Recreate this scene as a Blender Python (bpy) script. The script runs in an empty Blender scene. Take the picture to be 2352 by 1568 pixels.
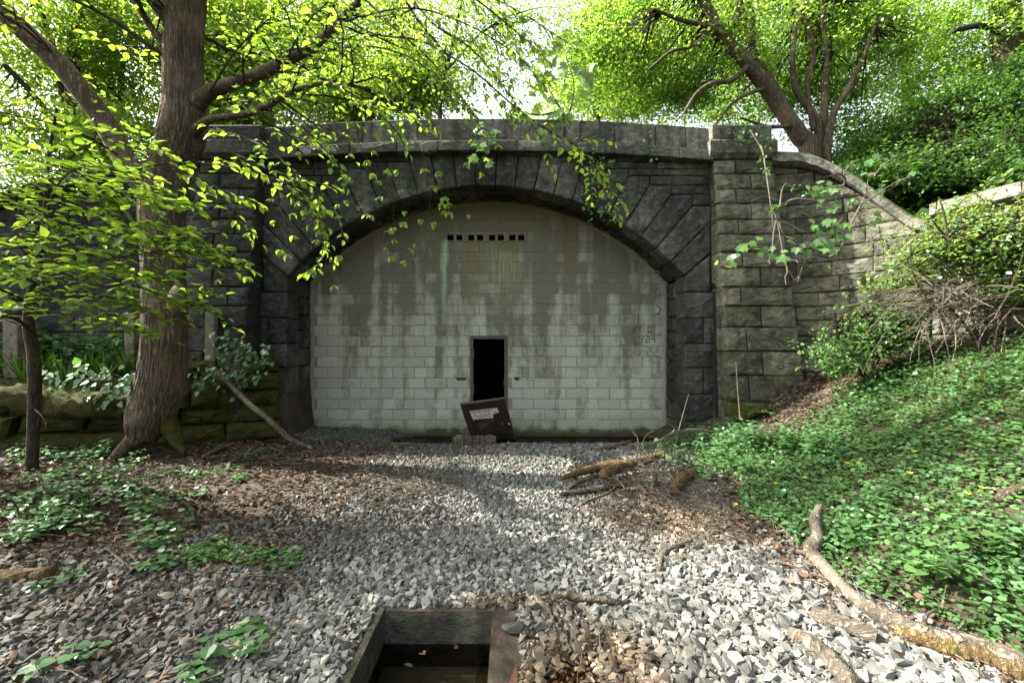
import bpy, math, random
import numpy as np
from mathutils import Matrix, Vector

S = bpy.context.scene
COL = S.collection
R = math.radians
rng = np.random.default_rng(7)
random.seed(7)

# ------------------------------------------------------------------ camera, light, exposure
cam_d = bpy.data.cameras.new('camera'); cam = bpy.data.objects.new('camera', cam_d); COL.objects.link(cam)
cam_d.sensor_width = 36; cam_d.lens = 15.0; cam_d.clip_start = .05; cam_d.clip_end = 500
cam.location = (0, 0, 1.8); cam.rotation_euler = (R(90), 0, 0)
S.camera = cam

SUN = Vector((-0.72, 0.13, 0.66)).normalized()          # direction towards the sun
elev = math.asin(SUN.z); azim = math.atan2(SUN.x, SUN.y)
world = bpy.data.worlds.new('World'); S.world = world; world.use_nodes = True
wn = world.node_tree; bg = wn.nodes['Background']
sky = wn.nodes.new('ShaderNodeTexSky'); sky.sky_type = 'NISHITA'; sky.sun_disc = False
sky.sun_elevation = elev; sky.sun_rotation = azim; sky.air_density = .7; sky.dust_density = 4.0; sky.ozone_density = .2
hs = wn.nodes.new('ShaderNodeHueSaturation'); hs.inputs['Saturation'].default_value = .42; wn.links.new(sky.outputs[0], hs.inputs['Color'])
wm = wn.nodes.new('ShaderNodeMix'); wm.data_type = 'RGBA'; wm.blend_type = 'MULTIPLY'; wm.inputs[0].default_value = 1; wm.inputs[7].default_value = (.98, 1, .95, 1)   # camera white balance set for the shade
wn.links.new(hs.outputs[0], wm.inputs[6]); wn.links.new(wm.outputs[2], bg.inputs[0]); bg.inputs[1].default_value = 0.13
sd = bpy.data.lights.new('sun', 'SUN'); sd.energy = 4.6; sd.angle = R(0.5); sd.color = (1, .95, .86)
so = bpy.data.objects.new('sun', sd); COL.objects.link(so)
so.rotation_euler = SUN.to_track_quat('Z', 'Y').to_euler(); so.location = (-20, 8, 20)
S.view_settings.view_transform = 'Standard'; S.view_settings.look = 'None'
S.view_settings.exposure = 2.45; S.view_settings.gamma = 1.0; S.view_settings.use_curve_mapping = False
S.render.engine = 'CYCLES'
S.cycles.use_denoising = True
S.cycles.max_bounces = 7; S.cycles.diffuse_bounces = 4; S.cycles.glossy_bounces = 3; S.cycles.transmission_bounces = 5
S.cycles.caustics_reflective = False; S.cycles.caustics_refractive = False; S.cycles.sample_clamp_indirect = 6.0

# ------------------------------------------------------------------ helpers
F0 = 980.0
def W(px, py, Y):
    """point at depth Y whose bearing was measured on the photograph (2352 px wide)"""
    return np.array(((px - 1176) / F0 * Y, Y, 1.8 - (py - 784) / F0 * Y))
def sm(a, b, x):
    t = np.clip((np.asarray(x, float) - a) / (b - a), 0, 1); return t * t * (3 - 2 * t)
def wob(x, y, s=1.0):
    x = np.asarray(x, float) * s; y = np.asarray(y, float) * s
    return (np.sin(1.7*x + .6*y + 1.3) + np.sin(-.9*x + 2.1*y + .4) + .6*np.sin(3.7*x - 1.9*y + 2.2) + .5*np.sin(2.3*x + 4.3*y + 5.1)) / 3.1
def nrm(v):
    v = np.asarray(v, float); return v / (np.linalg.norm(v, axis=-1, keepdims=True) + 1e-12)
WL = {}
def wloc(o): return WL.get(o.name, np.zeros(3)) if o else np.zeros(3)
def link(o, parent=None):
    COL.objects.link(o)
    if parent: o.parent = parent; WL[o.name] = wloc(parent)
    return o
def tag(o, label=None, cat=None, group=None, kind=None):
    if label: o['label'] = label
    if cat: o['category'] = cat
    if group: o['group'] = group
    if kind: o['kind'] = kind
    return o
def thing(name, label, cat, loc=(0, 0, 0), group=None):
    o = bpy.data.objects.new(name, None); o.empty_display_size = .1; o.location = tuple(float(c) for c in loc)
    COL.objects.link(o); WL[o.name] = np.array(loc, float)
    return tag(o, label, cat, group)
def mesh_np(name, V, Fs, mat, smooth=False, attrs=None):
    V = np.ascontiguousarray(V, float); me = bpy.data.meshes.new(name)
    me.vertices.add(len(V)); me.vertices.foreach_set('co', V.ravel())
    Fs = [np.asarray(f, dtype=np.int32) for f in Fs if len(f)]
    li = np.concatenate([f.ravel() for f in Fs]); tot = np.concatenate([np.full(len(f), f.shape[1], np.int32) for f in Fs])
    me.loops.add(len(li)); me.loops.foreach_set('vertex_index', li)
    me.polygons.add(len(tot)); me.polygons.foreach_set('loop_start', np.concatenate([[0], np.cumsum(tot)[:-1]]).astype(np.int32))
    me.polygons.foreach_set('use_smooth', np.full(len(tot), bool(smooth)))
    for k, a in (attrs or {}).items():
        at = me.attributes.new(k, 'FLOAT', 'POINT'); at.data.foreach_set('value', np.ascontiguousarray(a, np.float32))
    me.update(calc_edges=True)
    if mat: me.materials.append(mat)
    return me
def mk(name, V, Fs, mat, parent=None, smooth=False, attrs=None):
    V = np.asarray(V, float) - wloc(parent)
    return link(bpy.data.objects.new(name, mesh_np(name, V, Fs, mat, smooth, attrs)), parent)
class Geo:
    def __init__(s): s.V = []; s.F3 = []; s.F4 = []; s.n = 0; s.A = []
    def add(s, V, F3=(), F4=(), a=0.5):
        V = np.asarray(V, float); s.V.append(V)
        if len(F3): s.F3.append(np.asarray(F3) + s.n)
        if len(F4): s.F4.append(np.asarray(F4) + s.n)
        s.A.append(np.broadcast_to(np.asarray(a, float), (len(V),))); s.n += len(V)
    def box(s, a, b, rot=None, ctr=None):
        x0, y0, z0 = a; x1, y1, z1 = b
        V = np.array([(x0,y0,z0),(x1,y0,z0),(x1,y1,z0),(x0,y1,z0),(x0,y0,z1),(x1,y0,z1),(x1,y1,z1),(x0,y1,z1)], float)
        s.add(V, F4=[(0,3,2,1),(4,5,6,7),(0,1,5,4),(1,2,6,5),(2,3,7,6),(3,0,4,7)])
    def tube(s, pts, rad, k=6, caps=False, bump=0.0, a=0.5, seed=None, flute=0):
        P = np.asarray(pts, float); n = len(P); r = np.broadcast_to(np.asarray(rad, float), (n,))
        T = nrm(np.gradient(P, axis=0)); ref = np.array((0.13, .31, 1.0)) if abs(T[:, 2]).mean() < .9 else np.array((1., .2, 0))
        U = nrm(np.cross(T, ref)); Vv = np.cross(T, U)
        an = np.arange(k) / k * 2 * np.pi
        rr = np.repeat(r[:, None], k, 1)
        if bump:
            ph = rng.random(4) * 6
            ii = np.arange(n)[:, None]
            rr = rr * (1 + bump * (np.sin(an * 2 + ph[0] + ii * .31) * .5 + np.sin(an * 3 + ph[1] - ii * .23) * .35 + .3 * np.sin(an * 5 + ph[2] + ii * .6)) + bump * .4 * rng.normal(size=(n, k)))
        X = P[:, None] + rr[..., None] * (np.cos(an)[None, :, None] * U[:, None] + np.sin(an)[None, :, None] * Vv[:, None])
        V = X.reshape(-1, 3); i = np.arange(n - 1)[:, None] * k; j = np.arange(k)[None]; j2 = (j + 1) % k
        F4 = np.stack([i + j, i + j2, i + k + j2, i + k + j], -1).reshape(-1, 4); F3 = []
        if caps:
            V = np.vstack([V, P[0] - T[0] * r[0] * .12, P[-1] + T[-1] * r[-1] * .2]); c0 = n * k; c1 = c0 + 1; b = (n - 1) * k
            F3 = [(c0, (q + 1) % k, q) for q in range(k)] + [(c1, b + q, b + (q + 1) % k) for q in range(k)]
        s.add(V, F3, F4, a)
    def build(s, name, mat, parent=None, smooth=False):
        return mk(name, np.vstack(s.V), [np.vstack(f) for f in (s.F3, s.F4) if f], mat, parent, smooth, {'tint': np.concatenate(s.A)})
def smooth_path(pts, n):
    """Catmull-Rom through pts (any columns)"""
    P = np.asarray(pts, float); P = np.vstack([2*P[0]-P[1], P, 2*P[-1]-P[-2]]); m = len(P) - 3
    t = np.linspace(0, m - 1e-6, n); i = t.astype(int); f = (t - i)[:, None]
    a, b, c, d = P[i], P[i+1], P[i+2], P[i+3]
    return .5 * (2*b + (c-a)*f + (2*a-5*b+4*c-d)*f**2 + (3*b-a-3*c+d)*f**3)

# ------------------------------------------------------------------ material kit
class Mat:
    def __init__(s, name):
        s.m = bpy.data.materials.new(name); s.m.use_nodes = True; s.t = s.m.node_tree; s.N = s.t.nodes; s.L = s.t.links
        s.N.clear(); s.out = s.N.new('ShaderNodeOutputMaterial')
    def n(s, ty, **kw):
        nd = s.N.new(ty)
        for k, v in kw.items(): setattr(nd, k, v)
        return nd
    def put(s, sock, v):
        if v is None: return
        if isinstance(v, bpy.types.NodeSocket): s.L.new(v, sock)
        elif isinstance(v, (tuple, list)) and sock.type == 'RGBA': sock.default_value = tuple(v) if len(v) == 4 else (*v, 1)
        else: sock.default_value = v
    def math(s, op, a, b=None, c=None, clamp=False):
        nd = s.n('ShaderNodeMath', operation=op, use_clamp=clamp)
        for q, v in zip(nd.inputs, (a, b, c)): s.put(q, v)
        return nd.outputs[0]
    def pos(s): return s.n('ShaderNodeNewGeometry').outputs['Position']
    def scaled(s, vec, sc):
        nd = s.n('ShaderNodeMapping'); s.L.new(vec, nd.inputs[0]); nd.inputs['Scale'].default_value = sc; return nd.outputs[0]
    def noise(s, vec, scale, detail=4, rough=.55, dist=0):
        nd = s.n('ShaderNodeTexNoise'); s.put(nd.inputs['Vector'], vec); nd.inputs['Scale'].default_value = scale
        nd.inputs['Detail'].default_value = detail; nd.inputs['Roughness'].default_value = rough; nd.inputs['Distortion'].default_value = dist
        return nd.outputs[0]
    def voro(s, vec, scale, feature='F1'):
        nd = s.n('ShaderNodeTexVoronoi', feature=feature); s.put(nd.inputs['Vector'], vec); nd.inputs['Scale'].default_value = scale
        return nd.outputs[0]
    def ramp(s, f, stops, interp='LINEAR'):
        nd = s.n('ShaderNodeValToRGB'); cr = nd.color_ramp; cr.interpolation = interp
        while len(cr.elements) < len(stops): cr.elements.new(.5)
        for e, (p, c) in zip(cr.elements, stops):
            e.position = p; e.color = (c, c, c, 1) if isinstance(c, (int, float)) else ((*c, 1) if len(c) == 3 else c)
        s.put(nd.inputs[0], f); return nd.outputs[0]
    def mix(s, f, a, b, blend='MIX'):
        nd = s.n('ShaderNodeMix', data_type='RGBA', blend_type=blend); s.put(nd.inputs[0], f); s.put(nd.inputs[6], a); s.put(nd.inputs[7], b); return nd.outputs[2]
    def xyz(s, vec):
        nd = s.n('ShaderNodeSeparateXYZ'); s.L.new(vec, nd.inputs[0]); return nd.outputs
    def attr(s, name): return s.n('ShaderNodeAttribute', attribute_name=name).outputs['Fac']
    def rnd(s): return s.n('ShaderNodeObjectInfo').outputs['Random']
    def map(s, v, a, b, c, d):
        nd = s.n('ShaderNodeMapRange', clamp=True); s.put(nd.inputs[0], v)
        for k, x in enumerate((a, b, c, d)): nd.inputs[k+1].default_value = x
        return nd.outputs[0]
    def bump(s, h, st=.5, dist=.02, nin=None):
        nd = s.n('ShaderNodeBump'); nd.inputs['Strength'].default_value = st; nd.inputs['Distance'].default_value = dist
        s.put(nd.inputs['Height'], h); s.put(nd.inputs['Normal'], nin); return nd.outputs[0]
    def bsdf(s, col, rough=.8, normal=None, spec=.3, metal=0):
        nd = s.n('ShaderNodeBsdfPrincipled'); s.put(nd.inputs['Base Color'], col); s.put(nd.inputs['Roughness'], rough)
        s.put(nd.inputs['Normal'], normal); s.put(nd.inputs['Specular IOR Level'], spec); s.put(nd.inputs['Metallic'], metal); return nd.outputs[0]
    def done(s, sh): s.L.new(sh, s.out.inputs[0]); return s.m

def stone_mat(name, dark, light, soot, green, mossy, streak=.5):
    m = Mat(name); p = m.pos(); r = m.rnd(); x, y, z = m.xyz(p)
    c = m.ramp(m.noise(p, 2.3, 8, .68), [(.34, tuple(.7*q for q in dark)), (.66, tuple(1.15*q for q in light))])
    c = m.mix(m.map(m.noise(p, 9, 4), .3, .7, 0, .55), c, m.mix(.5, c, (.5*light[0]+.02, .42*light[1], .3*light[2])))
    k = m.map(r, 0, 1, .62, 1.38); kc = m.n('ShaderNodeCombineColor'); [m.put(q, k) for q in kc.inputs[:3]]
    c = m.mix(1.0, c, kc.outputs[0], 'MULTIPLY')
    c = m.mix(m.math('MULTIPLY', m.map(m.noise(m.scaled(p, (1, 1, .45)), .9, 5, .6), .42, .6, 0, 1), soot), c, (.017, .019, .02))
    c = m.mix(m.math('MULTIPLY', m.map(m.noise(m.scaled(p, (5, 5, .35)), 1.3, 4), .5, .68, 0, 1), streak), c, (.022, .024, .023))
    c = m.mix(m.math('MULTIPLY', m.map(m.noise(p, 1.6, 5, .6), .48, .68, 0, 1), green), c, (.055, .075, .03))
    c = m.mix(m.map(m.noise(p, 38, 3, .6), .66, .74, 0, .55), c, (.24, .24, .21))
    c = m.mix(m.map(m.noise(p, 70, 2, .6), .35, .25, 0, .6), c, (.02, .02, .018))
    nz = m.xyz(m.n('ShaderNodeNewGeometry').outputs['Normal'])[2]
    mo = m.math('ADD', m.map(nz, .25, .8, 0, .35), m.noise(p, 2.1, 5, .6))
    mo = m.math('ADD', mo, m.map(z, 2.0, -.1, 0, .24 if mossy == .85 else .14))
    mo = m.math('MULTIPLY', m.map(mo, .66 - .2 * (mossy >= 1), .76 - .16 * (mossy >= 1), 0, 1), mossy)
    c = m.mix(mo, c, m.ramp(m.noise(p, 60, 2), [(.3, (.03, .04, .005)), (.7, (.12, .115, .015))]))
    hb = m.noise(m.scaled(p, (1, 1, 1.5)), 8, 8, .7, .4)
    c = m.mix(m.map(hb, .52, .36, 0, .8), c, m.mix(.22, (.012, .013, .012), c))  # relief shading put into the colour: pits darkened, high spots lightened
    c = m.mix(m.map(hb, .55, .7, 0, .45), c, tuple(1.5*q for q in light))
    h = m.math('ADD', hb, m.math('MULTIPLY', m.noise(p, 55, 4, .6), .35))
    h = m.math('ADD', h, m.math('MULTIPLY', m.map(m.voro(p, 9), 0, .16, -1, 0), .22))
    h = m.math('ADD', h, m.math('MULTIPLY', mo, m.noise(p, 120, 2)))
    return m.done(m.bsdf(c, .88, m.bump(h, 1.0, .06), .2))
M = {}
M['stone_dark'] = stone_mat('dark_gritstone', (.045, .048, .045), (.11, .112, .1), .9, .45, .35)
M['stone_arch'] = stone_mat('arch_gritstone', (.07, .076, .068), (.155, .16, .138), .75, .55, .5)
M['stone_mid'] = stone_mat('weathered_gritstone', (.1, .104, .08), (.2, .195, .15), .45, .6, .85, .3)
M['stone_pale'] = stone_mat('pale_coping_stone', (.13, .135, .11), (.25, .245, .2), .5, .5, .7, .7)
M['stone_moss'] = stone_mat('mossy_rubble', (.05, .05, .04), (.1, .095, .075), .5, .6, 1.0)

def block_mat(name, mortar=False):
    m = Mat(name); p = m.pos(); x, y, z = m.xyz(p); r = m.rnd()
    base = m.ramp(m.noise(p, 55, 3, .7), [(.3, (.24, .255, .21)), (.7, (.41, .425, .36))])
    if mortar: base = m.ramp(m.noise(p, 30, 3, .7), [(.3, (.15, .15, .115)), (.7, (.25, .25, .195))])
    k = m.map(r, 0, 1, .88, 1.1); kc = m.n('ShaderNodeCombineColor'); [m.put(q, k) for q in kc.inputs[:3]]
    c = m.mix(1.0, base, kc.outputs[0], 'MULTIPLY') if not mortar else base
    # damp, dark run-off: columns that hang from the arch, strongest in the upper half, some blocks take it more
    d = m.math('MULTIPLY', m.noise(m.scaled(p, (1.9, 1, .26)), 1.25, 6, .62), 1.4)
    d = m.math('ADD', d, m.math('MULTIPLY', m.noise(p, 4.2, 6, .7), .5))
    d = m.math('ADD', d, m.map(z, .7, 3.3, -.2, .17))
    d = m.math('ADD', d, m.map(r, 0, 1, -.09, .09))
    dm = m.math('MULTIPLY', m.map(d, .82, 1.07, 0, 1), .22 if mortar else .9)
    dark = m.ramp(m.noise(p, 40, 3, .7), [(.3, (.065, .063, .046)), (.7, (.15, .146, .11))])
    c = m.mix(dm, c, dark)
    # brown upper band close under the arch
    c = m.mix(m.math('MULTIPLY', m.map(m.math('ADD', z, m.math('MULTIPLY', m.noise(p, 1.4, 4), 1.2)), 4.1, 5.0, 0, 1), .7), c, (.15, .14, .095))
    wv = m.math('MULTIPLY', m.math('SUBTRACT', m.noise(m.scaled(p, (3, 1, 1)), 2.2, 3), .5), .16)
    xw = m.math('ADD', x, wv)
    st = m.math('ADD', m.math('MULTIPLY', m.noise(m.scaled(p, (26, 1, .9)), 1.0, 5, .65), .75), m.math('MULTIPLY', m.noise(p, 11, 5, .7), .25))
    def streak(x0, w, ztop, zbot, col, amt, thr=.35):
        nonlocal c
        d_ = m.math('ABSOLUTE', m.math('SUBTRACT', xw, x0))
        a = m.math('MULTIPLY', m.map(d_, w, w * .3, 0, 1), m.map(z, zbot, zbot + .75 * (ztop - zbot), 0, 1))
        a = m.math('MULTIPLY', a, m.map(z, ztop + .02, ztop - .04, 0, 1))
        a = m.math('MULTIPLY', a, m.map(st, thr, thr + .25, 0, amt), clamp=True)
        c = m.mix(a, c, col)
    streak(-.35, 1.0, 4.05, 2.2, (.23, .25, .16), .6, .4)
    streak(-1.42, .09, 3.93, 2.0, (.32, .42, .34), .9, .1)
    streak(-1.52, .12, 3.93, 2.5, (.13, .17, .06), .75, .36)
    streak(-.86, .22, 3.95, 2.3, (.17, .155, .085), .9, .3)
    streak(-.08, .3, 3.92, 3.2, (.11, .145, .035), .95, .36)
    streak(-.16, .42, 3.7, 2.5, (.36, .38, .22), .8, .42)
    streak(1.09, .14, 4.6, 2.7, (.15, .105, .055), .85, .3)
    streak(1.09, .11, 3.2, 1.7, (.13, .12, .095), .8, .3)
    streak(2.0, .05, 4.3, 3.1, (.33, .28, .18), .5, .3)
    streak(-3.6, .06, 4.0, 3.1, (.05, .05, .03), .8, .2)
    c = m.mix(m.map(m.math('ADD', z, m.math('MULTIPLY', m.noise(p, 2.6, 4), .55)), .62, .12, 0, .55), c, (.12, .14, .06))
    c = m.mix(m.map(m.math('ADD', z, m.math('MULTIPLY', m.noise(p, 3.5, 4), .4)), .24, .1, 0, .93), c, (.045, .04, .015))
    h = m.math('ADD', m.noise(p, 130, 3, .7), m.math('MULTIPLY', m.noise(p, 18, 3), .5))
    return m.done(m.bsdf(c, .92, m.bump(h, .35, .01), .15))
M['block'] = block_mat('grey_concrete_block'); M['mortar'] = block_mat('grey_mortar', True)

def simple(name, a, b, scale=6, rough=.8, spec=.25, bst=.4, bd=.01, stretch=(1, 1, 1), metal=0):
    m = Mat(name); p = m.scaled(m.n('ShaderNodeTexCoord').outputs['Object'], stretch); n1 = m.noise(p, scale, 5, .65)
    c = m.ramp(n1, [(.3, a), (.7, b)])
    return m.done(m.bsdf(c, rough, m.bump(m.noise(p, scale * 4, 4), bst, bd), spec, metal))
M['concrete'] = stone_mat('stained_concrete', (.07, .068, .052), (.17, .165, .13), .7, .5, .2, .6)
M['soil'] = simple('dark_soil', (.018, .014, .01), (.055, .042, .03), 3, bst=.8, bd=.03)
M['post'] = simple('weathered_post', (.085, .075, .06), (.19, .165, .13), 9)
M['hole'] = simple('hollow_shade_black', (.01, .01, .01), (.02, .02, .02), 3)  # near-black colour stands in for shade inside hollows and joints
M['door'] = simple('brown_painted_steel', (.020, .013, .011), (.045, .026, .020), 4, .5, .4, .15, .004)
M['frame'] = simple('rusted_frame_steel', (.045, .034, .032), (.085, .064, .058), 8, .6, .35, .3, .004)
M['rust'] = simple('dark_rust', (.03, .018, .012), (.07, .04, .025), 25, .7)
M['sign_white'] = simple('grimy_white_sign', (.5, .5, .46), (.68, .68, .63), 9, .5)
M['sign_red'] = simple('sign_red_print', (.42, .015, .02), (.55, .03, .035), 9, .5)
M['sign_black'] = simple('sign_black_print', (.02, .02, .02), (.05, .05, .05), 9, .5)
M['chalk'] = simple('grey_scratch', (.13, .12, .11), (.2, .19, .17), 30, .9)
M['scrawl'] = simple('dark_scrawl', (.05, .05, .042), (.1, .1, .085), 40, .9)
M['rustbrown_slab'] = simple('wet_brown_slab', (.05, .026, .016), (.13, .07, .045), 7, .18, .5, .3, .006)

def bark_mat(name, a, b, moss=.3, vs=(9, 9, 1.6)):
    m = Mat(name); p = m.pos(); q = m.scaled(p, vs)
    n1 = m.noise(q, 2.0, 6, .7, .6); rg = m.noise(m.scaled(p, (vs[0]*3.2, vs[1]*3.2, vs[2]*1.7)), 1.0, 4, .6, .8)
    rid = m.math('SUBTRACT', 1.0, m.math('MULTIPLY', m.math('ABSOLUTE', m.math('SUBTRACT', rg, .5)), 4.0), clamp=True)
    c = m.ramp(n1, [(.28, a), (.72, b)])
    c = m.mix(m.map(rid, .45, .9, 0, .85), c, (a[0]*.45, a[1]*.45, a[2]*.45))
    c = m.mix(m.map(m.noise(p, 1.7, 3), .5, .7, 0, .4), c, (b[0]*1.25, b[1]*1.25, b[2]*1.2))
    mo = m.math('MULTIPLY', m.map(m.noise(p, 3.5, 5, .6), .5, .66, 0, 1), moss)
    c = m.mix(mo, c, m.ramp(m.noise(p, 70, 2), [(.3, (.03, .04, .006)), (.7, (.12, .11, .015))]))
    h = m.math('ADD', m.math('MULTIPLY', rid, -.8), m.math('MULTIPLY', n1, .8))
    h = m.math('ADD', h, m.math('MULTIPLY', m.noise(p, 60, 3), .3))
    return m.done(m.bsdf(c, .9, m.bump(h, 1.0, .03), .2))
M['bark'] = bark_mat('brown_bark', (.095, .074, .054), (.28, .215, .155), .25)
M['bark_bg'] = bark_mat('grey_brown_bark', (.05, .042, .033), (.15, .12, .09), .2)
M['twig'] = bark_mat('dark_twig_bark', (.045, .035, .026), (.11, .085, .06), .2, (20, 20, 20))
M['twig_pale'] = bark_mat('dry_pale_twig', (.2, .16, .12), (.4, .32, .25), 0, (20, 20, 20))
M['driftwood'] = bark_mat('bleached_driftwood', (.13, .108, .08), (.27, .228, .175), .1, (5, 5, 5))
M['mossy_wood'] = bark_mat('moss_covered_wood', (.15, .1, .045), (.3, .21, .09), .9, (8, 8, 8))
M['wet_wood'] = bark_mat('weathered_log', (.06, .05, .04), (.25, .215, .17), .1, (2.2, 9, 14))

def leaf_mat(name, lo, hi, tlo, thi, tr=.5, gloss=.08):
    m = Mat(name); t = m.attr('tint'); c = m.ramp(t, [(0, lo), (1, hi)]); tc = m.ramp(t, [(0, tlo), (1, thi)])
    d = m.n('ShaderNodeBsdfDiffuse'); m.put(d.inputs[0], c); tn = m.n('ShaderNodeBsdfTranslucent'); m.put(tn.inputs[0], tc)
    g = m.n('ShaderNodeBsdfGlossy'); g.inputs['Roughness'].default_value = .38; g.inputs[0].default_value = (.9, .95, .9, 1)
    a = m.n('ShaderNodeMixShader'); a.inputs[0].default_value = tr; m.L.new(d.outputs[0], a.inputs[1]); m.L.new(tn.outputs[0], a.inputs[2])
    b = m.n('ShaderNodeMixShader'); b.inputs[0].default_value = gloss; m.L.new(a.outputs[0], b.inputs[1]); m.L.new(g.outputs[0], b.inputs[2])
    return m.done(b.outputs[0])
M['moss'] = stone_mat('thick_moss', (.03, .04, .008), (.07, .075, .014), .2, .8, 1.0, .1)
M['leaf_beech'] = leaf_mat('fresh_beech_leaf', (.05, .115, .015), (.11, .2, .03), (.13, .29, .015), (.44, .58, .05), .52, .03)
M['leaf_left'] = leaf_mat('sunlit_left_foliage', (.06, .13, .015), (.12, .2, .03), (.16, .34, .02), (.46, .58, .07), .55, .02)
M['leaf_right'] = leaf_mat('fine_green_foliage', (.04, .105, .015), (.1, .19, .03), (.18, .38, .02), (.46, .64, .07), .55, .03)
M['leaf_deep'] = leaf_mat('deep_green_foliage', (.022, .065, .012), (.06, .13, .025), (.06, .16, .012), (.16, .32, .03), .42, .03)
M['leaf_cover'] = leaf_mat('ground_cover_leaf', (.045, .11, .03), (.11, .205, .07), (.1, .2, .025), (.25, .38, .07), .38, .015)
M['leaf_maple'] = leaf_mat('pale_maple_leaf', (.045, .11, .03), (.1, .185, .06), (.16, .3, .04), (.38, .48, .06), .42, .03)
M['leaf_nettle'] = leaf_mat('nettle_leaf', (.05, .12, .04), (.1, .2, .08), (.1, .22, .04), (.2, .36, .07), .35, .03)
M['leaf_bramble'] = leaf_mat('bramble_leaf', (.03, .085, .025), (.075, .16, .05), (.06, .18, .03), (.16, .32, .05), .32, .05)
M['grass'] = leaf_mat('grass_blade', (.04, .1, .015), (.1, .19, .03), (.1, .24, .02), (.24, .42, .05), .4, .03)
M['litter'] = leaf_mat('dead_leaf', (.035, .023, .016), (.15, .1, .07), (.06, .035, .02), (.14, .09, .055), .12, .01)
M['flower'] = simple('yellow_petal', (.7, .5, .02), (.8, .6, .03), 9)
# ------------------------------------------------------------------ terrain
YF, YB = 7.95, 8.90                    # stone face and block infill
XC, ZC, RA = -.49, -.21, 4.91          # arch centre and radius
HS = 3.70                              # half span
PX0, PX1, PY0, PY1 = -.85, -.13, 1.5, 2.84   # sump
WATER = -.16
def xb(y): return 2.45 + .14 * np.sin(1.3 * np.asarray(y, float) + .6) + .25 * sm(3.2, 2.2, y) + .35 * sm(5.8, 7.2, y)
def lw(x): return np.interp(x, [-20, -14, -9, -6.4, -5.3, -4.2], [4.2, 5.2, 6.2, 6.75, 7.1, 7.75])
WX = [-14, -9.5, -7.5, -5.85, 4.9, 5.4, 5.9, 6.3, 6.5]
WYc = [5.6, 7.0, 7.7, 7.93, 7.93, 7.75, 7.35, 6.8, 6.5]
def uw(x):
    x = np.asarray(x, float)
    u = np.interp(x, [-30, -14, -9.5, -7.5, -5.85, 4.9, 5.4, 5.9, 6.3, 6.55, 6.68, 6.85, 40], [4, 5.9, 7.3, 8.0, 8.25, 8.25, 8.05, 7.65, 7.1, 6.8, 6.6, 4.3, 4.3])
    return np.where((x > -4.5) & (x < 3.55), 16.0, u)
def coping_z(x): return np.interp(x, [-14, -9.5, -7.2, -5.85, 4.95, 5.4, 5.9, 6.3, 6.5], [2.6, 3.5, 4.85, 5.22, 5.22, 5.12, 4.6, 3.84, 3.7])
def h(x, y):
    x = np.asarray(x, float); y = np.asarray(y, float)
    r = np.maximum(0, x - xb(y)); z = .54 * r * r / (r + .42)
    l = np.maximum(0, -x - 2.3); z = z + .05 * l * l / (l + .8)
    z = z + .022 * wob(x, y, 1.4) + .05 * wob(x, y, .45) * sm(2.6, 4, np.abs(x)) - .03 * sm(6.4, 7.6, y)
    z = z - .24 * np.exp(-((y - 8.42) / .52) ** 2 - (np.maximum(0, np.abs(x - .35) - 2.4) / .45) ** 2)
    z = z - .15 * np.exp(-((y - 6.35) / .34) ** 2 - ((x - 1.18) / .36) ** 2)
    z = z - .055 * np.exp(-((y - 4.5) / .6) ** 2 - ((x - 1.55) / .6) ** 2)
    z = z - .075 * np.exp(-((y - 2.3) / .4) ** 2 - ((x - .28) / .36) ** 2)
    t = (x < -4.2) & (y > lw(x) + .16); ft = y - lw(x)
    z = np.where(t, 1.12 + .22 * np.maximum(0, ft) + .06 * wob(x, y, 1.3) + .12 * sm(-7, -12, x), z)
    up = y > uw(x)
    cz = np.where(x > 6.5, 3.5 + .42 * (x - 6.5), coping_z(x) - .22)
    cz = cz + np.maximum(0, 5.0 - cz) * sm(.2, 3.8, y - np.maximum(uw(x), np.where(x > 6.4, 7.0, 0))) + .12 * wob(x, y, .7)
    cz = np.where((x > 6.5), cz + .1 * np.maximum(0, y - 7), cz) + .06 * np.maximum(0, y - 14)
    cz = np.where(x > 6.5, np.maximum(z, cz), cz)
    return np.where(up, cz, z)
def hz(x, y): return float(h(x, y))
def G(px, py, dz=0.0):
    """where the bearing through (px,py) meets the ground"""
    d = np.array(((px - 1176) / F0, 1, -(py - 784) / F0)); s = np.linspace(1.2, 30, 4000)
    P = np.array((0, 0, 1.8)) + s[:, None] * d; below = P[:, 2] < h(P[:, 0], P[:, 1]) + dz
    i = int(np.argmax(below)) if below.any() else 2000
    return P[i]

gx = np.unique(np.round(np.concatenate([np.arange(-60, -12, 3), np.arange(-12, -7, .5), np.arange(-7, 7, .12), np.arange(7, 16, .5), np.arange(16, 61, 3), [PX0, PX1, -4.5, -4.42, 3.5, 3.58]]), 3))
gy = np.unique(np.round(np.concatenate([np.arange(-30, 0, 3), np.arange(0, 1.2, .3), np.arange(1.2, 9.2, .12), np.arange(9.2, 18, .4), np.arange(18, 70, 3), [PY0, PY1]]), 3))
XX, YY = np.meshgrid(gx, gy); ZZ = h(XX, YY); nx = len(gx)
ii = np.arange(len(gy) - 1)[:, None] * nx + np.arange(nx - 1)[None]
cx = (gx[:-1] + gx[1:]) / 2; cy = (gy[:-1] + gy[1:]) / 2
hole = ((cx[None] > PX0) & (cx[None] < PX1)) & ((cy[:, None] > PY0) & (cy[:, None] < PY1))
q = np.stack([ii, ii + 1, ii + nx + 1, ii + nx], -1)[~hole]
ground = mk('ground', np.stack([XX, YY, ZZ], -1).reshape(-1, 3), [q], M['soil'], smooth=True); tag(ground, kind='structure')
ground['label'] = 'dark soil floor of the cutting rising to banks on both sides'

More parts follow.
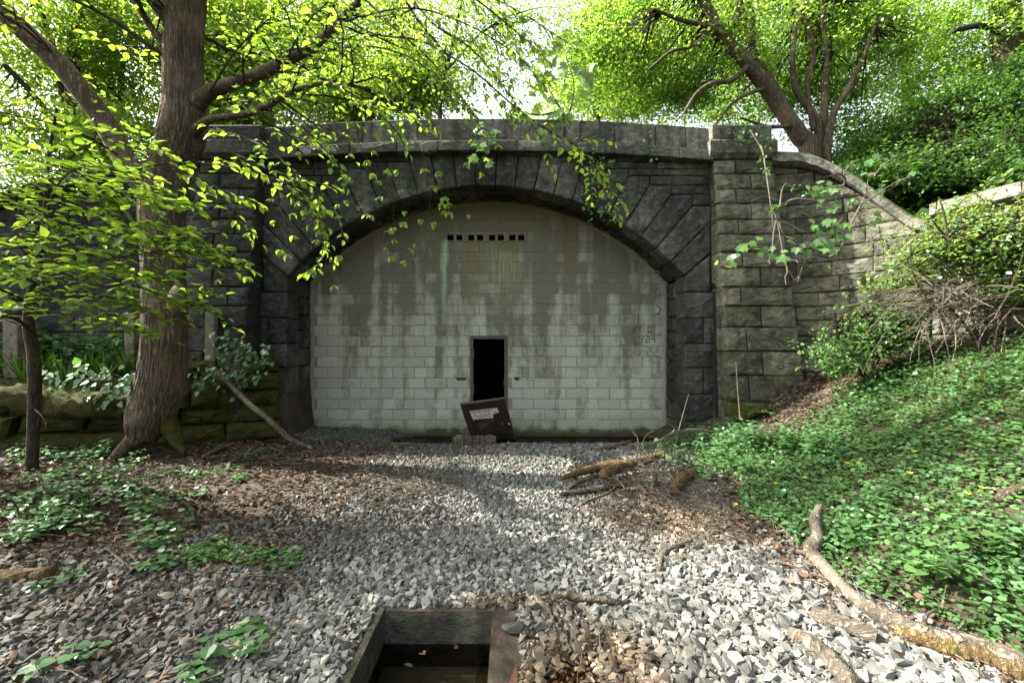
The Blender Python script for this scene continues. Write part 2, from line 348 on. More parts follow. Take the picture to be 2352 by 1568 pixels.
# ------------------------------------------------------------------ masonry builders
def inset(poly, d):
    P = np.asarray(poly, float); n = len(P); out = []
    E = np.roll(P, -1, 0) - P; Nn = nrm(np.stack([-E[:, 1], E[:, 0]], -1))
    for i in range(n):
        n0, n1 = Nn[i-1], Nn[i]; A = np.array([n0, n1]); b = np.array([n0 @ P[i] + d, n1 @ P[i] + d])
        det = A[0, 0]*A[1, 1] - A[0, 1]*A[1, 0]
        out.append(P[i] + n1 * d if abs(det) < 1e-3 else np.linalg.solve(A, b))
    return np.array(out)
def area(P):
    P = np.asarray(P); x, y = P[:, 0], P[:, 1]; return .5 * np.sum(x * np.roll(y, -1) - y * np.roll(x, -1))
def clip(poly, a, b, c):
    """keep a*u+b*v<=c"""
    out = []; n = len(poly)
    for i in range(n):
        p, q = poly[i], poly[(i+1) % n]; dp = a*p[0]+b*p[1]-c; dq = a*q[0]+b*q[1]-c
        if dp <= 0: out.append(p)
        if dp * dq < 0: t = dp / (dp - dq); out.append((p[0]+t*(q[0]-p[0]), p[1]+t*(q[1]-p[1])))
    # drop near duplicates
    res = []
    for p in out:
        if not res or math.hypot(p[0]-res[-1][0], p[1]-res[-1][1]) > 1e-3: res.append(p)
    if len(res) > 1 and math.hypot(res[0][0]-res[-1][0], res[0][1]-res[-1][1]) < 1e-3: res.pop()
    return res
def stone(name, poly, fn, depth, mat, parent, gap=.007, ch=.02, rough=.015, maxlen=.28, proud=0.0):
    poly = np.asarray(poly, float)
    if area(poly) < .004: return None
    p1 = inset(poly, gap); p2 = inset(poly, gap + ch)
    if area(p1) < .003 or area(p2) < .001 or area(p2) > area(p1): return None
    E = np.linalg.norm(np.roll(p1, -1, 0) - p1, axis=1); cnt = np.maximum(1, np.ceil(E / maxlen)).astype(int)
    def samp(P): return np.concatenate([P[i] + (np.arange(c) / c)[:, None] * (P[(i+1) % len(P)] - P[i]) for i, c in enumerate(cnt)])
    A = samp(p1); B = samp(p2); n = len(A); c0 = A.mean(0)
    B = B + rng.normal(size=B.shape) * ch * .3
    # irregular arrises
    A = A + rng.normal(size=A.shape) * min(gap, .006) * .5
    C = B * .5 + c0 * .5 + rng.normal(size=B.shape) * .01
    wA = np.full(n, -ch * .9); wB = rng.normal(size=n) * ch * .18; wC = rough * rng.uniform(-.1, 1.0, n); w0 = rough * rng.uniform(.2, 1.0)
    uv = np.vstack([A, A, B, C, c0[None]]); w = np.concatenate([np.full(n, -depth), wA, wB, wC, [w0]]) + proud
    V = fn(uv[:, 0], uv[:, 1], w); i = np.arange(n); j = (i + 1) % n
    F4 = np.concatenate([np.stack([k*n+i, k*n+j, k*n+n+j, k*n+n+i], -1) for k in range(3)])
    F3 = np.stack([3*n+i, 3*n+j, np.full(n, 4*n)], -1)
    return mk(name, V, [F3, F4], mat, parent)
def face_fn(yf): return lambda u, v, w: np.stack([u, yf - w, v], -1)
def split_row(u0, u1, lo, hi, first=None):
    xs = [u0]
    while u1 - xs[-1] > hi * 1.35: xs.append(xs[-1] + (first or random.uniform(lo, hi))); first = None
    xs.append(u1); return xs

# ------------------------------------------------------------------ the bridge
bridge = thing('stone_bridge', 'dark stone arch bridge portal with curved parapet, walled up with concrete blocks', 'bridge', (XC, YF, 0))
TH = [R(2.125 + 4.25 * i) for i in range(12)]
ZT = [5.375, 5.375, 5.267, 5.267, 5.15, 5.09, 5.02, 4.89, 4.71, 4.54, 4.33, 4.11]   # top of the voussoir above joint i-1..i
PIL = {1: 3.70, -1: 4.62 - .49}         # pilaster inner edge, measured from the arch axis on each side
PIL = {1: 3.68 + .49, -1: 4.62 - .49}
def AP(th, r): return (r * math.sin(th), r * math.cos(th))
def mirror(poly, s): return poly if s > 0 else [(-a, b) for a, b in poly][::-1]
def abs_fn(yf): return lambda u, v, w: np.stack([u + XC, yf - w, v], -1)
# keystone
fnA = abs_fn(YF)
def vous(poly, s): stone('voussoir', mirror([(a, b + ZC) for a, b in poly], s), fnA, .46, M['stone_arch'], bridge, .008, .022, .02, .18, .006)
vous([AP(-TH[0], RA), (-math.tan(TH[0])*(5.375-ZC), 5.375-ZC), (math.tan(TH[0])*(5.375-ZC), 5.375-ZC), AP(TH[0], RA)][::-1], 1)
outer = {}
for s in (1, -1):
    for i in range(11):
        t0, t1 = TH[i], TH[i+1]; zt = ZT[i+1] - ZC; zl = (ZT[i+2] if i < 10 else 3.86) - ZC
        a0 = AP(t0, RA); a1 = AP(t1, RA); p0 = (math.tan(t0) * zt, zt)
        x1 = math.tan(t1) * zl
        if x1 <= p0[0] + .02: x1 = p0[0] + .02
        p1 = (max(x1, math.tan(t1) * zl), zt)
        # lower joint of this stone meets its outer side at the top line of the next stone
        p2 = (p1[0], p1[0] / math.tan(t1))
        poly = [a0, a1, p2, p1, p0]
        if p2[1] > zt - .01: poly = [a0, a1, (math.tan(t1) * zt, zt), p0]; p1 = (math.tan(t1) * zt, zt)
        poly = clip(poly, 1, 0, PIL[s] + .03); poly = [tuple(p) for p in poly]
        if area(poly) < 0: poly = poly[::-1]
        vous(poly, s); outer[(s, i)] = (min(p1[0], PIL[s]), ZT[i+1])
    # spandrel courses
    lines = sorted({5.375, 5.267, 5.15, 5.02, 4.89, 4.71, 4.54, 4.33})
    lines = lines + [5.46]
    for z0, z1 in zip(lines[:-1], lines[1:]):
        xo = max([outer[(s, i)][0] for i in range(11) if outer[(s, i)][1] >= z1 - .005] or [.9 if z0 > 5.37 else 0])
        if PIL[s] - xo < .12: continue
        xs = split_row(xo, PIL[s] + .02, .5, .95)
        for a, b in zip(xs[:-1], xs[1:]):
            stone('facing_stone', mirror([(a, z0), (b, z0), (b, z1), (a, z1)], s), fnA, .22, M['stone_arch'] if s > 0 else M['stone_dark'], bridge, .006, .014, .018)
    # springer and jamb stones on the face
    t = TH[11]; a = AP(t, RA); zs = a[1] + ZC
    ztop = PIL[s] / math.tan(t) + ZC
    zc = [3.0]
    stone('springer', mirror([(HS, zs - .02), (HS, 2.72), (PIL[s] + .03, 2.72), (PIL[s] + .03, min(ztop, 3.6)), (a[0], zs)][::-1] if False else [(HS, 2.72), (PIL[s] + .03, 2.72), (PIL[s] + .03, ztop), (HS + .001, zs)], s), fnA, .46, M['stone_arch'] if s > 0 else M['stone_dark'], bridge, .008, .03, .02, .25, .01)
    zz = [2.72, 2.24, 1.76, 1.31, .82, .30, -.4]
    for k, (z1, z0) in enumerate(zip(zz[:-1], zz[1:])):
        cut = HS + (.36 if k % 2 else .53 + .2); PE = PIL[s] + .16
        parts = [(HS, min(cut, PE))] + ([(cut, PE)] if cut < PE - .05 else [])
        for a_, b_ in parts:
            stone('jamb_stone', mirror([(a_, z0), (b_, z0), (b_, z1), (a_, z1)], s), fnA, .44, M['stone_dark'], bridge, .007, .024, .03, .2, .008)
    # inner reveal of the opening
    fr = (lambda s: lambda u, v, w: np.stack([XC + s * (HS + .03 - w) + 0*u, u, v], -1))(s)
    z = -.4
    while z < 2.95:
        z1 = min(z + random.uniform(.26, .42), 3.06); c = random.uniform(8.58, 8.76)
        for a_, b_ in ((8.39, c), (c, 9.1)):
            poly = [(a_, z), (b_, z), (b_, z1), (a_, z1)]
            stone('jamb_stone', poly, fr, .15, M['stone_dark'], bridge, .008, .025, .03)
        z = z1
# barrel of the arch behind the voussoirs
for row, (y0, y1) in enumerate(((8.41, 8.66), (8.66, 9.12))):
    n = 25 if row else 22
    ed = np.linspace(-TH[11] - .01, TH[11] + .01, n + 1)
    for a_, b_ in zip(ed[:-1], ed[1:]):
        fb = lambda u, v, w: np.stack([XC + (RA + .05 - w) * np.sin(u / RA), v, ZC + (RA + .05 - w) * np.cos(u / RA)], -1)
        stone('arch_stone', [(a_*RA, y0), (b_*RA, y0), (b_*RA, y1), (a_*RA, y1)], fb, .16, M['stone_dark'], bridge, .012, .02, .03 + .02 * row)
# rubble core and tunnel lining (near-black for shade, seen only in the joints and through the doorway)
g = Geo()
xs = np.linspace(-4.7, 4.75, 64)
for a_, b_ in zip(xs[:-1], xs[1:]):
    m_ = max(abs(a_), abs(b_)) if a_ * b_ > 0 else max(abs(a_), abs(b_)); n_ = min(abs(a_), abs(b_)) if a_ * b_ > 0 else 0
    zb = -.5 if n_ > HS + .06 else ZC + math.sqrt((RA + .14) ** 2 - min(n_, RA) ** 2)
    if n_ > HS + .06: g.box((a_ + XC, YF + .06, -.5), (b_ + XC, YF + .40, 5.25))
    else: g.box((a_ + XC, YF + .06, zb), (b_ + XC, YF + .40, 5.25))
    if n_ <= HS + .1:
        g.box((a_ + XC, YF + .4, ZC + math.sqrt((RA + .17) ** 2 - min(n_, RA) ** 2)), (b_ + XC, 16.2, 5.2))
for s in (1, -1):
    x0, x1 = sorted((XC + s * (HS + .14), XC + s * (HS + .62))); g.box((x0, YF + .401, -.5), (x1, 16.2, 3.3))
g.box((XC - 4.3, 15.7, -.5), (XC + 4.3, 16.1, 5.2))
g.build('core', M['hole'], bridge)

# string course and parapet, both cambered
def camber(x): return -.0105 * (np.asarray(x) - XC) ** 2
def cam_fn(yf): return lambda u, v, w: np.stack([u, yf - w, v + camber(u)], -1)
XL, XR = XC - PIL[-1], XC + PIL[1]
def course(name, z0, z1, y, depth, cuts, mat, ch=.012, rough=.006, slope=0):
    f0 = cam_fn(y)
    f = (lambda u, v, w: f0(u, v, w) + np.stack([0*u, slope * (v - z0), 0*u], -1)) if slope else f0
    for a_, b_ in zip(cuts[:-1], cuts[1:]): stone(name, [(a_, z0), (b_, z0), (b_, z1), (a_, z1)], f, depth, mat, bridge, .004, ch, rough, .3)
course('string_stone', 5.265, 5.48, 7.74, .4, [XL + .02, -3.9, -2.95, -2.1, -1.35, -.75, .1, .95, 1.72, 2.5, 3.05, XR - .02], M['stone_arch'], .014, .006, .18)
course('parapet_stone', 5.485, 5.915, 7.87, .36, [XL + .02, -3.55, -2.75, -1.75, -.62, .32, 1.25, 1.9, 2.65, 3.2, XR - .02], M['stone_pale'], .012, .004)

# pilasters with battered faces and their capped tops
def pil_front(z): return 7.80 - .095 * np.maximum(0, 5.2 - z)
for s in (1, -1):
    xi = XC + s * PIL[s]; wid = 1.08
    pf = (lambda s, xi: lambda u, v, w: np.stack([xi + s * (u + .022 * (5.2 - v) * (1 if True else 0) * (1 - 0*u)), pil_front(v) - w, v], -1))(s, xi)
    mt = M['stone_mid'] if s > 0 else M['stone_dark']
    zz = [5.13]
    for d in (.27, .29, .27, .30, .27, .33, .28, .35, .34, .38, .42, .42, .45, .5, .5):
        zz.append(zz[-1] - d)
        if zz[-1] < -.4: break
    for k, (z1, z0) in enumerate(zip(zz[:-1], zz[1:])):
        c = wid * (.62 if k % 2 else .33) + random.uniform(-.05, .05); w2 = wid + .02 * k
        for a_, b_ in ((0, c), (c, w2)):
            P = [(a_, z0), (b_, z0), (b_, z1), (a_, z1)]
            if s < 0: P = P[::-1]; P = [(a, b) for a, b in P]
            f = pf
            poly = np.array(P, float)
            if area(poly) < 0: poly = poly[::-1]
            stone('pilaster_stone', poly, f, .62, mt, bridge, .0055, .03 if a_ == 0 else .016, .026, .2)
    g = Geo(); x0, x1 = sorted((xi + s * .06, xi + s * 1.1)); g.box((x0, 7.84, -.4), (x1, 8.2, 5.1)); g.build('core', M['hole'], bridge)
    # moulded cap: splayed base, plain die
    x0, x1 = (xi - .09, xi + 1.10) if s > 0 else (xi - 1.10, xi + .09)
    V = np.array([(a, b, z) for z, e, yb in ((5.13, .0, 7.77), (5.21, .012, 7.69), (5.42, .012, 7.69), (5.45, .0, 7.71)) for a, b in ((x0 - e, yb), (x1 + e, yb), (x1 + e, 8.25), (x0 - e, 8.25))])
    Fq = [(4*k + i, 4*k + (i+1) % 4, 4*k + 4 + (i+1) % 4, 4*k + 4 + i) for k in range(3) for i in range(4)] + [(3, 2, 1, 0), (12, 13, 14, 15)]
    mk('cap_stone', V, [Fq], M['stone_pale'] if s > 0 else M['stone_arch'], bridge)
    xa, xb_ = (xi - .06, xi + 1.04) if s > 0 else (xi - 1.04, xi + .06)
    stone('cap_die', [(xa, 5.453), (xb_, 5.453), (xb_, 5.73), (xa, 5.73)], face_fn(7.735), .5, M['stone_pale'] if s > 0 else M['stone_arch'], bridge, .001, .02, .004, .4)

# ------------------------------------------------------------------ wing walls
def wing(name, label, s, pts, cop, course_h, mat, matc, th=.55, umax=None, base=-.5):
    """pts: plan polyline of the wall face from the pilaster outward; cop: coping top z at each plan point"""
    P = smooth_path(np.column_stack([pts, cop]), 120); L = np.concatenate([[0], np.cumsum(np.linalg.norm(np.diff(P[:, :2], axis=0), axis=1))])
    w_ = thing(name, label, 'wall', (*P[0, :2], 0))
    def at(u): return np.interp(u, L, P[:, 0]), np.interp(u, L, P[:, 1]), np.interp(u, L, P[:, 2])
    def nor(u):
        e = .05; x0, y0, _ = at(u - e); x1, y1, _ = at(u + e); t = nrm(np.stack([x1 - x0, y1 - y0], -1)); n_ = np.stack([t[..., 1], -t[..., 0]], -1) * s
        return n_
    def fn(u, v, w):
        x, y, _ = at(u); n_ = nor(u); d = w + .06 * np.maximum(0, 4.5 - v)
        return np.stack([x + n_[..., 0] * d, y + n_[..., 1] * d, v], -1)
    Lm = L[-1]; z = base; k = 0
    while z < P[:, 2].max() - .2:
        ch_ = course_h * random.uniform(.85, 1.15) * (1.2 if z < 1 else 1); z1 = z + ch_
        us = split_row(0, Lm, .42, .85, random.uniform(.3, .8))
        for a_, b_ in zip(us[:-1], us[1:]):
            ta, tb = at(a_)[2] - .2, at(b_)[2] - .2
            ga = [hz(*np.array(at(q))[:2] + nor(np.array(q)) * .4) for q in (a_, b_)]
            if z1 < min(ga) - .25: continue
            poly = clip([(a_, z), (b_, z), (b_, z1), (a_, z1)], -(tb - ta) / (b_ - a_), 1, ta - (tb - ta) / (b_ - a_) * a_)
            if len(poly) < 3: continue
            stone('wall_stone', poly, fn, .3, mat, w_, .0045, .013, .024, .2)
        z = z1; k += 1
    g = Geo(); uu = np.linspace(0, Lm, 40)
    for a_, b_ in zip(uu[:-1], uu[1:]):
        V = []
        for z_, tz in ((base, 0), (1, 1)):
            for u, d in ((a_, -.06), (b_, -.06), (b_, -th), (a_, -th)):
                zz_ = base if tz == 0 else float(at(u)[2]) - .17
                zz2 = zz_; x, y, _ = at(u); n_ = nor(np.array(u)); V.append((x + n_[0] * d, y + n_[1] * d, zz2))
        g.add(V, F4=[(0,3,2,1),(4,5,6,7),(0,1,5,4),(1,2,6,5),(2,3,7,6),(3,0,4,7)])
    g.build('core', M['hole'], w_)
    # coping stones follow the sweep
    cu = np.linspace(0, Lm, max(3, int(Lm / .8) + 1))
    for a_, b_ in zip(cu[:-1], cu[1:]):
        us = np.linspace(a_ + .006, b_ - .006, 7); V = []
        for u in us:
            x, y, zt = at(u); n_ = nor(np.array(u))
            for d, dz in ((.20, -.03), (.21, -.19), (.10, -.235), (-th, -.235), (-th, -.02), (.15, 0)):
                V.append((x + n_[0] * d, y + n_[1] * d, zt + dz + .02))
        m_ = 6; Fq = [(i*m_ + j, i*m_ + (j+1) % m_, (i+1)*m_ + (j+1) % m_, (i+1)*m_ + j) for i in range(6) for j in range(m_)]
        V = np.array(V) + rng.normal(size=(len(V), 3)) * .004
        o = mk('coping_stone', V, [Fq, [(0,1,2),(0,2,3),(0,3,4),(0,4,5)], [(36+a, 36+b, 36+c) for a, b, c in ((0,2,1),(0,3,2),(0,4,3),(0,5,4))]], matc, w_)
    return w_
xr = XR + 1.09
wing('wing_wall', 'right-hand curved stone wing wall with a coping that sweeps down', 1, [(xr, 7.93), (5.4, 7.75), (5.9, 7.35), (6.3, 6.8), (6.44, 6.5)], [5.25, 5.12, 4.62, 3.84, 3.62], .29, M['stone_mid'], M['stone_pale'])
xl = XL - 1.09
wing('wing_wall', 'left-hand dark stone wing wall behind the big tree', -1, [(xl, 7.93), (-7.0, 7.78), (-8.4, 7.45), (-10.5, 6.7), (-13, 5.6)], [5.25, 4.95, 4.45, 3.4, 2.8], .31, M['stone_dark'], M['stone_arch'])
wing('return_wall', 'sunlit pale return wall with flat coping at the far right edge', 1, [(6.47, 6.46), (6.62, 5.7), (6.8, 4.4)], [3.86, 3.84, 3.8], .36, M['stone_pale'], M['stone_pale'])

# ------------------------------------------------------------------ block infill
bw = thing('block_wall', 'pale grey concrete block wall with damp dark stains closing the arch', 'wall', (XC, YB, 0))
fb = face_fn(YB); CH = .2185; Z0 = 1.915; BL = .452
DX0, DX1, DTOP = -.872, -.097, 1.915
def arch_clip(poly, marg):
    for k in range(-12, 13):
        t = k / 12 * TH[11] * 1.02; a, b = math.sin(t), math.cos(t)
        poly = clip(poly, a, b, RA - marg + a * XC + b * ZC)
        if len(poly) < 3: return []
    poly = clip(poly, 1, 0, XC + HS - marg)
    if len(poly) >= 3: poly = clip(poly, -1, 0, -(XC - HS + marg))
    return poly if len(poly) >= 3 else []
VX = [(846, 885), (900, 938), (972, 1010), (1026, 1064), (1098, 1136), (1152, 1190), (1221, 1259), (1275, 1313)]
VX = [tuple(((750 + q / 2.476) * .9408 - 1176) / 110.1 for q in v) for v in VX]
VB = [(VX[2*i][0] - .06, VX[2*i+1][1] + .06) for i in range(4)]
gm = Geo(); nb = 0
def mort(a_, b_, z0, z1):
    if b_ - a_ < .01: return
    gm.box((a_, YB + .01, z0), (b_, YB + .14, z1))
for k in range(-10, 13):
    z0 = Z0 + k * CH; z1 = z0 + CH
    zc_ = min(z1, ZC + RA + .02); half = HS + .05
    if z0 > 3.0: half = min(half, math.sqrt(max(0, (RA + .05) ** 2 - (z0 - ZC) ** 2)))
    a0, a1 = XC - half, XC + half
    ints = [(a0, a1)]
    if z0 < DTOP - .01: ints = [(a0, DX0), (DX1, a1)]
    if k == 9: ints = [(a0, VB[0][0]), (VB[0][1], VB[1][0]), (VB[1][1], VB[2][0]), (VB[2][1], VB[3][0]), (VB[3][1], a1)]
    for a_, b_ in ints: mort(a_, b_, z0, z1)
    off = (k % 2) * BL / 2 + .06
    x = XC - HS - .5 - off
    while x < XC + HS + .2:
        segs = [(x, x + BL)]
        if k == 9:
            for v in VB: segs = [q for a_, b_ in segs for q in ((a_, min(b_, v[0])), (max(a_, v[1]), b_)) if q[1] - q[0] > .04]
        if z0 < DTOP - .01: segs = [q for a_, b_ in segs for q in ((a_, min(b_, DX0)), (max(a_, DX1), b_)) if q[1] - q[0] > .05]
        for a_, b_ in segs:
            P = arch_clip([(a_, z0), (b_, z0), (b_, z1), (a_, z1)], .05)
            if not P or area(P) < .03: continue
            if stone('block', P, fb, .09, M['block'], bw, .006, .006, .0015, .5, rng.normal() * .002): nb += 1
        x += BL
print('blocks', nb)
for (a_, b_), i in zip(VB, range(4)):
    z0 = Z0 + 9 * CH; z1 = z0 + CH; g = Geo(); (p, q), (r_, t_) = VX[2*i], VX[2*i+1]; hb, ht = 3.905, 4.025
    y0, y1 = YB - .004, YB + .16
    g.box((a_ + .004, y0, z0 + .004), (b_ - .004, y1, hb)); g.box((a_ + .004, y0, ht), (b_ - .004, y1, z1 - .004))
    for u0, u1 in ((a_ + .004, p), (q, r_), (t_, b_ - .004)): g.box((u0, y0, hb), (u1, y1, ht))
    o = g.build('vent_block', M['block'], bw)
gm.build('mortar', M['mortar'], bw)
# render fillet between the blocks and the stone
g = Geo()
pts = [np.array((XC + (RA - .02) * math.sin(t), YB + .03, ZC + (RA - .02) * math.cos(t))) for t in np.linspace(-TH[11], TH[11], 60)]
g.tube(pts, .06, 6, bump=.25)
for s in (1, -1): g.tube([(XC + s * (HS - .015), YB + .03, z) for z in np.linspace(-.4, 3.05, 30)], .06, 6, bump=.25)
g.build('mortar_fillet', M['mortar'], bw, True)
# scratched and scrawled writing
def ribbon(g, pts, w, y=YB - .0065):
    P = np.asarray(pts, float)
    for a_, b_ in zip(P[:-1], P[1:]):
        d = nrm(b_ - a_); n_ = np.array((-d[1], d[0])) * w / 2; a2 = a_ - d * w * .3; b2 = b_ + d * w * .3
        V = np.array([a2 - n_, b2 - n_, b2 + n_, a2 + n_]); g.add(np.column_stack([V[:, 0], np.full(4, y), V[:, 1]]), F4=[(0, 1, 2, 3)])
GL = {'A': [[(0,0),(.45,1),(.9,0)],[(.2,.4),(.75,.4)]], '7': [[(0,1),(.8,1),(.7,0)]], 'C': [[(.8,1),(.1,.95),(.1,.05),(.8,0)]], '1': [[(.3,0),(.3,1)]],
      '0': [[(.1,0),(.1,1),(.8,1),(.8,0),(.1,0)]], '/': [[(0,0),(.6,1)]], '2': [[(.1,1),(.8,1),(.8,.5),(.1,.5),(.1,0),(.85,0)]], '4': [[(.1,1),(.1,.5),(.8,.5)],[(.7,1),(.7,0)]],
      '8': [[(.1,0),(.1,1),(.8,1),(.8,0),(.1,0)],[(.1,.5),(.8,.5)]], 'B': [[(.1,0),(.1,1),(.7,.85),(.7,.6),(.1,.5),(.8,.4),(.8,.1),(.1,0)]], 'W': [[(0,1),(.3,0),(.5,.6),(.75,0),(1,1)]]}
def gxy(zx, zy): return ((1500 + zx / 9.8) * .9408 - 1176) / 110.1, 1.8 - ((740 + zy / 9.8) * .9408 - 784) / 110.1
def scrawl(text, spots, mat, w=.014):
    g = Geo()
    for c, (x0, y0, x1, y1) in zip(text, spots):
        (ax, az), (bx, bz) = gxy(x0, y1), gxy(x1, y0)
        for st in GL[c]: ribbon(g, [(ax + u * (bx - ax), az + v * (bz - az)) for u, v in st], w)
    g.build('graffiti', mat, bw)
scrawl('1A7C10/24', [(540,290,640,500),(430,560,560,720),(520,560,640,720),(790,560,900,700),(440,800,530,980),(510,800,610,975),(645,790,720,950),(740,800,860,940),(890,800,990,940)], M['scrawl'], .017)
scrawl('18/22', [(440,1060,520,1210),(500,1065,610,1240),(600,1100,700,1250),(770,1070,890,1240),(930,1080,1060,1260)], M['scrawl'], .012)
g = Geo(); ribbon(g, [gxy(*q) for q in ((1000, 60), (1090, 110), (1105, 180), (1060, 240), (990, 262))], .022); g.build('graffiti', M['scrawl'], bw)
g = Geo()
def g2(zx, zy): return ((850 + zx / 9.046) * .9408 - 1176) / 110.1, 1.8 - ((800 + zy / 9.046) * .9408 - 784) / 110.1
for c, (x0, y0, x1, y1) in zip('BW', ((285, 285, 380, 410), (400, 265, 545, 370))):
    (ax, az), (bx, bz) = g2(x0, y1), g2(x1, y0)
    for st in GL[c]: ribbon(g, [(ax + u * (bx - ax), az + v * (bz - az)) for u, v in st], .008)
ribbon(g, [g2(500, 460), g2(640, 400)], .008)
for q in ((1040, 440), (1070, 445), (1095, 440)): ribbon(g, [g2(*q), g2(q[0] + 12, q[1] + 80)], .007)
g.build('graffiti', M['scrawl'], bw)

# ------------------------------------------------------------------ doorway
df = thing('door_frame', 'rusty brown steel door frame standing empty in the block wall', 'door frame', (-.485, YB, 0))
fw = .062; y0, y1 = YB - .018, YB + .12
def fr(a, b, nm='jamb'): g = Geo(); g.box(a, b); return g.build(nm, M['frame'], df)
fr((DX0 + .004, y0, -.4), (DX0 + fw, y1, DTOP - .003 - fw)); fr((DX1 - fw, y0, -.4), (DX1 - .004, y1, DTOP - .003 - fw))
fr((DX0 + .004, y0 - .002, DTOP - .003 - fw), (DX1 - .004, y1, DTOP - .003), 'frame_head')
for z_ in (1.53, .8): fr((DX0 + fw - .006, y0 - .012, z_ - .09), (DX0 + fw + .022, y0 + .03, z_ + .09), 'hinge')
fr((DX1 - fw - .012, y0 - .008, .88), (DX1 - fw + .01, y0 + .03, 1.0), 'strike_plate')
tag(fr((0, 0, 0), (.001, .001, .001), 'stub')) if False else None
x_, z_ = (1148 * .9408 - 1176) / 110.1, 0
lp = thing('latch_plate', 'small dark rusty plate fixed to the blocks left of the doorway', 'plate', (-1.06, YB, 1.02))
g = Geo(); g.box((-1.155, YB - .022, .995), (-.96, YB - .003, 1.05)); g.build('plate', M['rust'], lp)
g = Geo()
for u in (-1.13, -1.06, -.985): g.tube([(u, YB - .03, 1.022), (u, YB - .021, 1.022)], .009, 6, True)
g.build('bolt', M['rust'], lp)
st = thing('rusty_staple', 'little rusty staple in the blocks right of the doorway', 'staple', (.10, YB, 1.03))
g = Geo(); g.tube(smooth_path([(.065, YB - .003, 1.02), (.07, YB - .05, 1.02), (.11, YB - .055, 1.04), (.135, YB - .003, 1.04)], 10), .009, 6, True); g.build('loop', M['rust'], st)
g = Geo(); g.box((.05, YB - .008, 1.0), (.15, YB - .004, 1.06)); g.build('plate', M['rust'], st)

# fallen door leaf, leaning outwards with its foot in the pool
TL, TR = W(1057, 930, 8.02), W(1160, 916, 8.06); BR = W(1190, 1030, 8.70); 
ex = nrm(TR - TL); wd = np.linalg.norm(TR - TL); ey = BR - TR; ey = nrm(ey - ex * (ey @ ex) * .0); hl = np.linalg.norm(BR - TR); ez = nrm(np.cross(ex, ey)); ez = ez if ez[1] < 0 else -ez
leaf = thing('fallen_door', 'brown steel door hanging out of its doorway with a torn warning sign', 'door', TL)
def dl(u, v, w): u, v, w = map(lambda a: np.asarray(a, float), (u, v, w)); return TL + u[..., None] * ex + v[..., None] * ey + w[..., None] * ez
def slab(g, u0, u1, v0, v1, w0, w1, bend=True):
    U = np.linspace(u0, u1, 3); Vv = np.linspace(v0, v1, 5); V = []; 
    for w in (w0, w1):
        for v in Vv:
            for u in U: V.append(dl(u, v, w))
    idx = lambda k, i, j: k*15 + i*3 + j; Fq = []
    for k in (0, 1):
        for i in range(4):
            for j in range(2):
                f = (idx(k,i,j), idx(k,i,j+1), idx(k,i+1,j+1), idx(k,i+1,j)); Fq.append(f if k else f[::-1])
    for i in range(4): Fq += [(idx(0,i,0), idx(0,i+1,0), idx(1,i+1,0), idx(1,i,0)), (idx(0,i,2), idx(1,i,2), idx(1,i+1,2), idx(0,i+1,2))]
    for j in range(2): Fq += [(idx(0,0,j), idx(1,0,j), idx(1,0,j+1), idx(0,0,j+1)), (idx(0,4,j), idx(0,4,j+1), idx(1,4,j+1), idx(1,4,j))]
    g.add(V, F4=Fq)
g = Geo(); slab(g, 0, wd, 0, hl + .25, -.045, 0); g.build('door_panel', M['door'], leaf)
g = Geo(); slab(g, 0, wd, -.012, 0, -.05, .004); slab(g, wd - .02, wd + .004, .0, hl + .25, .0, .006); g.build('edge_strip', M['frame'], leaf)
def dxy(zx, zy):
    """bearing on the sign close-up -> door-plane coordinates"""
    px, py = (1110 + zx / 11.2) * .9408, (960 + zy / 11.2) * .9408
    d = np.array(((px - 1176) / F0, 1, -(py - 784) / F0)); o = np.array((0, 0, 1.8)); t = ((TL - o) @ ez) / (d @ ez); p = o + t * d - TL
    A = np.array([[ex @ ex, ex @ ey], [ex @ ey, ey @ ey]]); return np.linalg.solve(A, [p @ ex, p @ ey])
s0, s1, s2 = dxy(405, 480), dxy(1160, 395), dxy(510, 725)
sx = s1 - s0; sy = s2 - s0
def sp(u, v, w): a = s0 + u * sx + v * sy; return dl(a[0], a[1], w)
out = [(0, 0), (1, 0), (1.0, .5), (.93, .54), (.86, .57), (.8, .6), (.77, .68), (.72, .74), (.74, .84), (.745, .98), (0, 1)]
V = [sp(u, v, .003) for u, v in out] + [sp(u, v, .0005) for u, v in out]; n = len(out)
me_f = [(0, 1, 2), (0, 2, 3), (0, 3, 4), (0, 4, 5), (0, 5, 6), (0, 6, 7), (0, 7, 8), (0, 8, 9), (0, 9, 10)]
sign = mk('warning_sign', V, [me_f, [(i, i + n, (i+1) % n + n, (i+1) % n) for i in range(n)]], M['sign_white'], leaf)
sign['label'] = 'torn white warning sign with red heading'
def text(body, size, u0, v0, mat, name, wide=1.0, bold=0.0, umax=None):
    cu = bpy.data.curves.new(name, 'FONT'); cu.body = body; cu.size = 1; cu.offset = bold; cu.resolution_u = 2
    to = bpy.data.objects.new(name, cu); COL.objects.link(to); dg = bpy.context.evaluated_depsgraph_get(); me = bpy.data.meshes.new_from_object(to.evaluated_get(dg))
    bpy.data.objects.remove(to)
    V = np.array([v.co[:] for v in me.vertices]); Fl = [tuple(p.vertices) for p in me.polygons]
    uu = u0 + V[:, 0] * size * wide; vv = v0 - V[:, 1] * size
    if umax is not None:
        Fl = [f for f in Fl if max(uu[i] for i in f) < umax]
    P = np.array([sp(a, b, .0045) for a, b in zip(uu, vv)]) - wloc(sign)
    m2 = bpy.data.meshes.new(name); m2.from_pydata([tuple(p) for p in P], [], Fl); m2.materials.append(mat)
    bpy.data.meshes.remove(me); link(bpy.data.objects.new(name, m2), sign)
text('WARNING', .30, .035, .245, M['sign_red'], 'lettering', .53, .035)
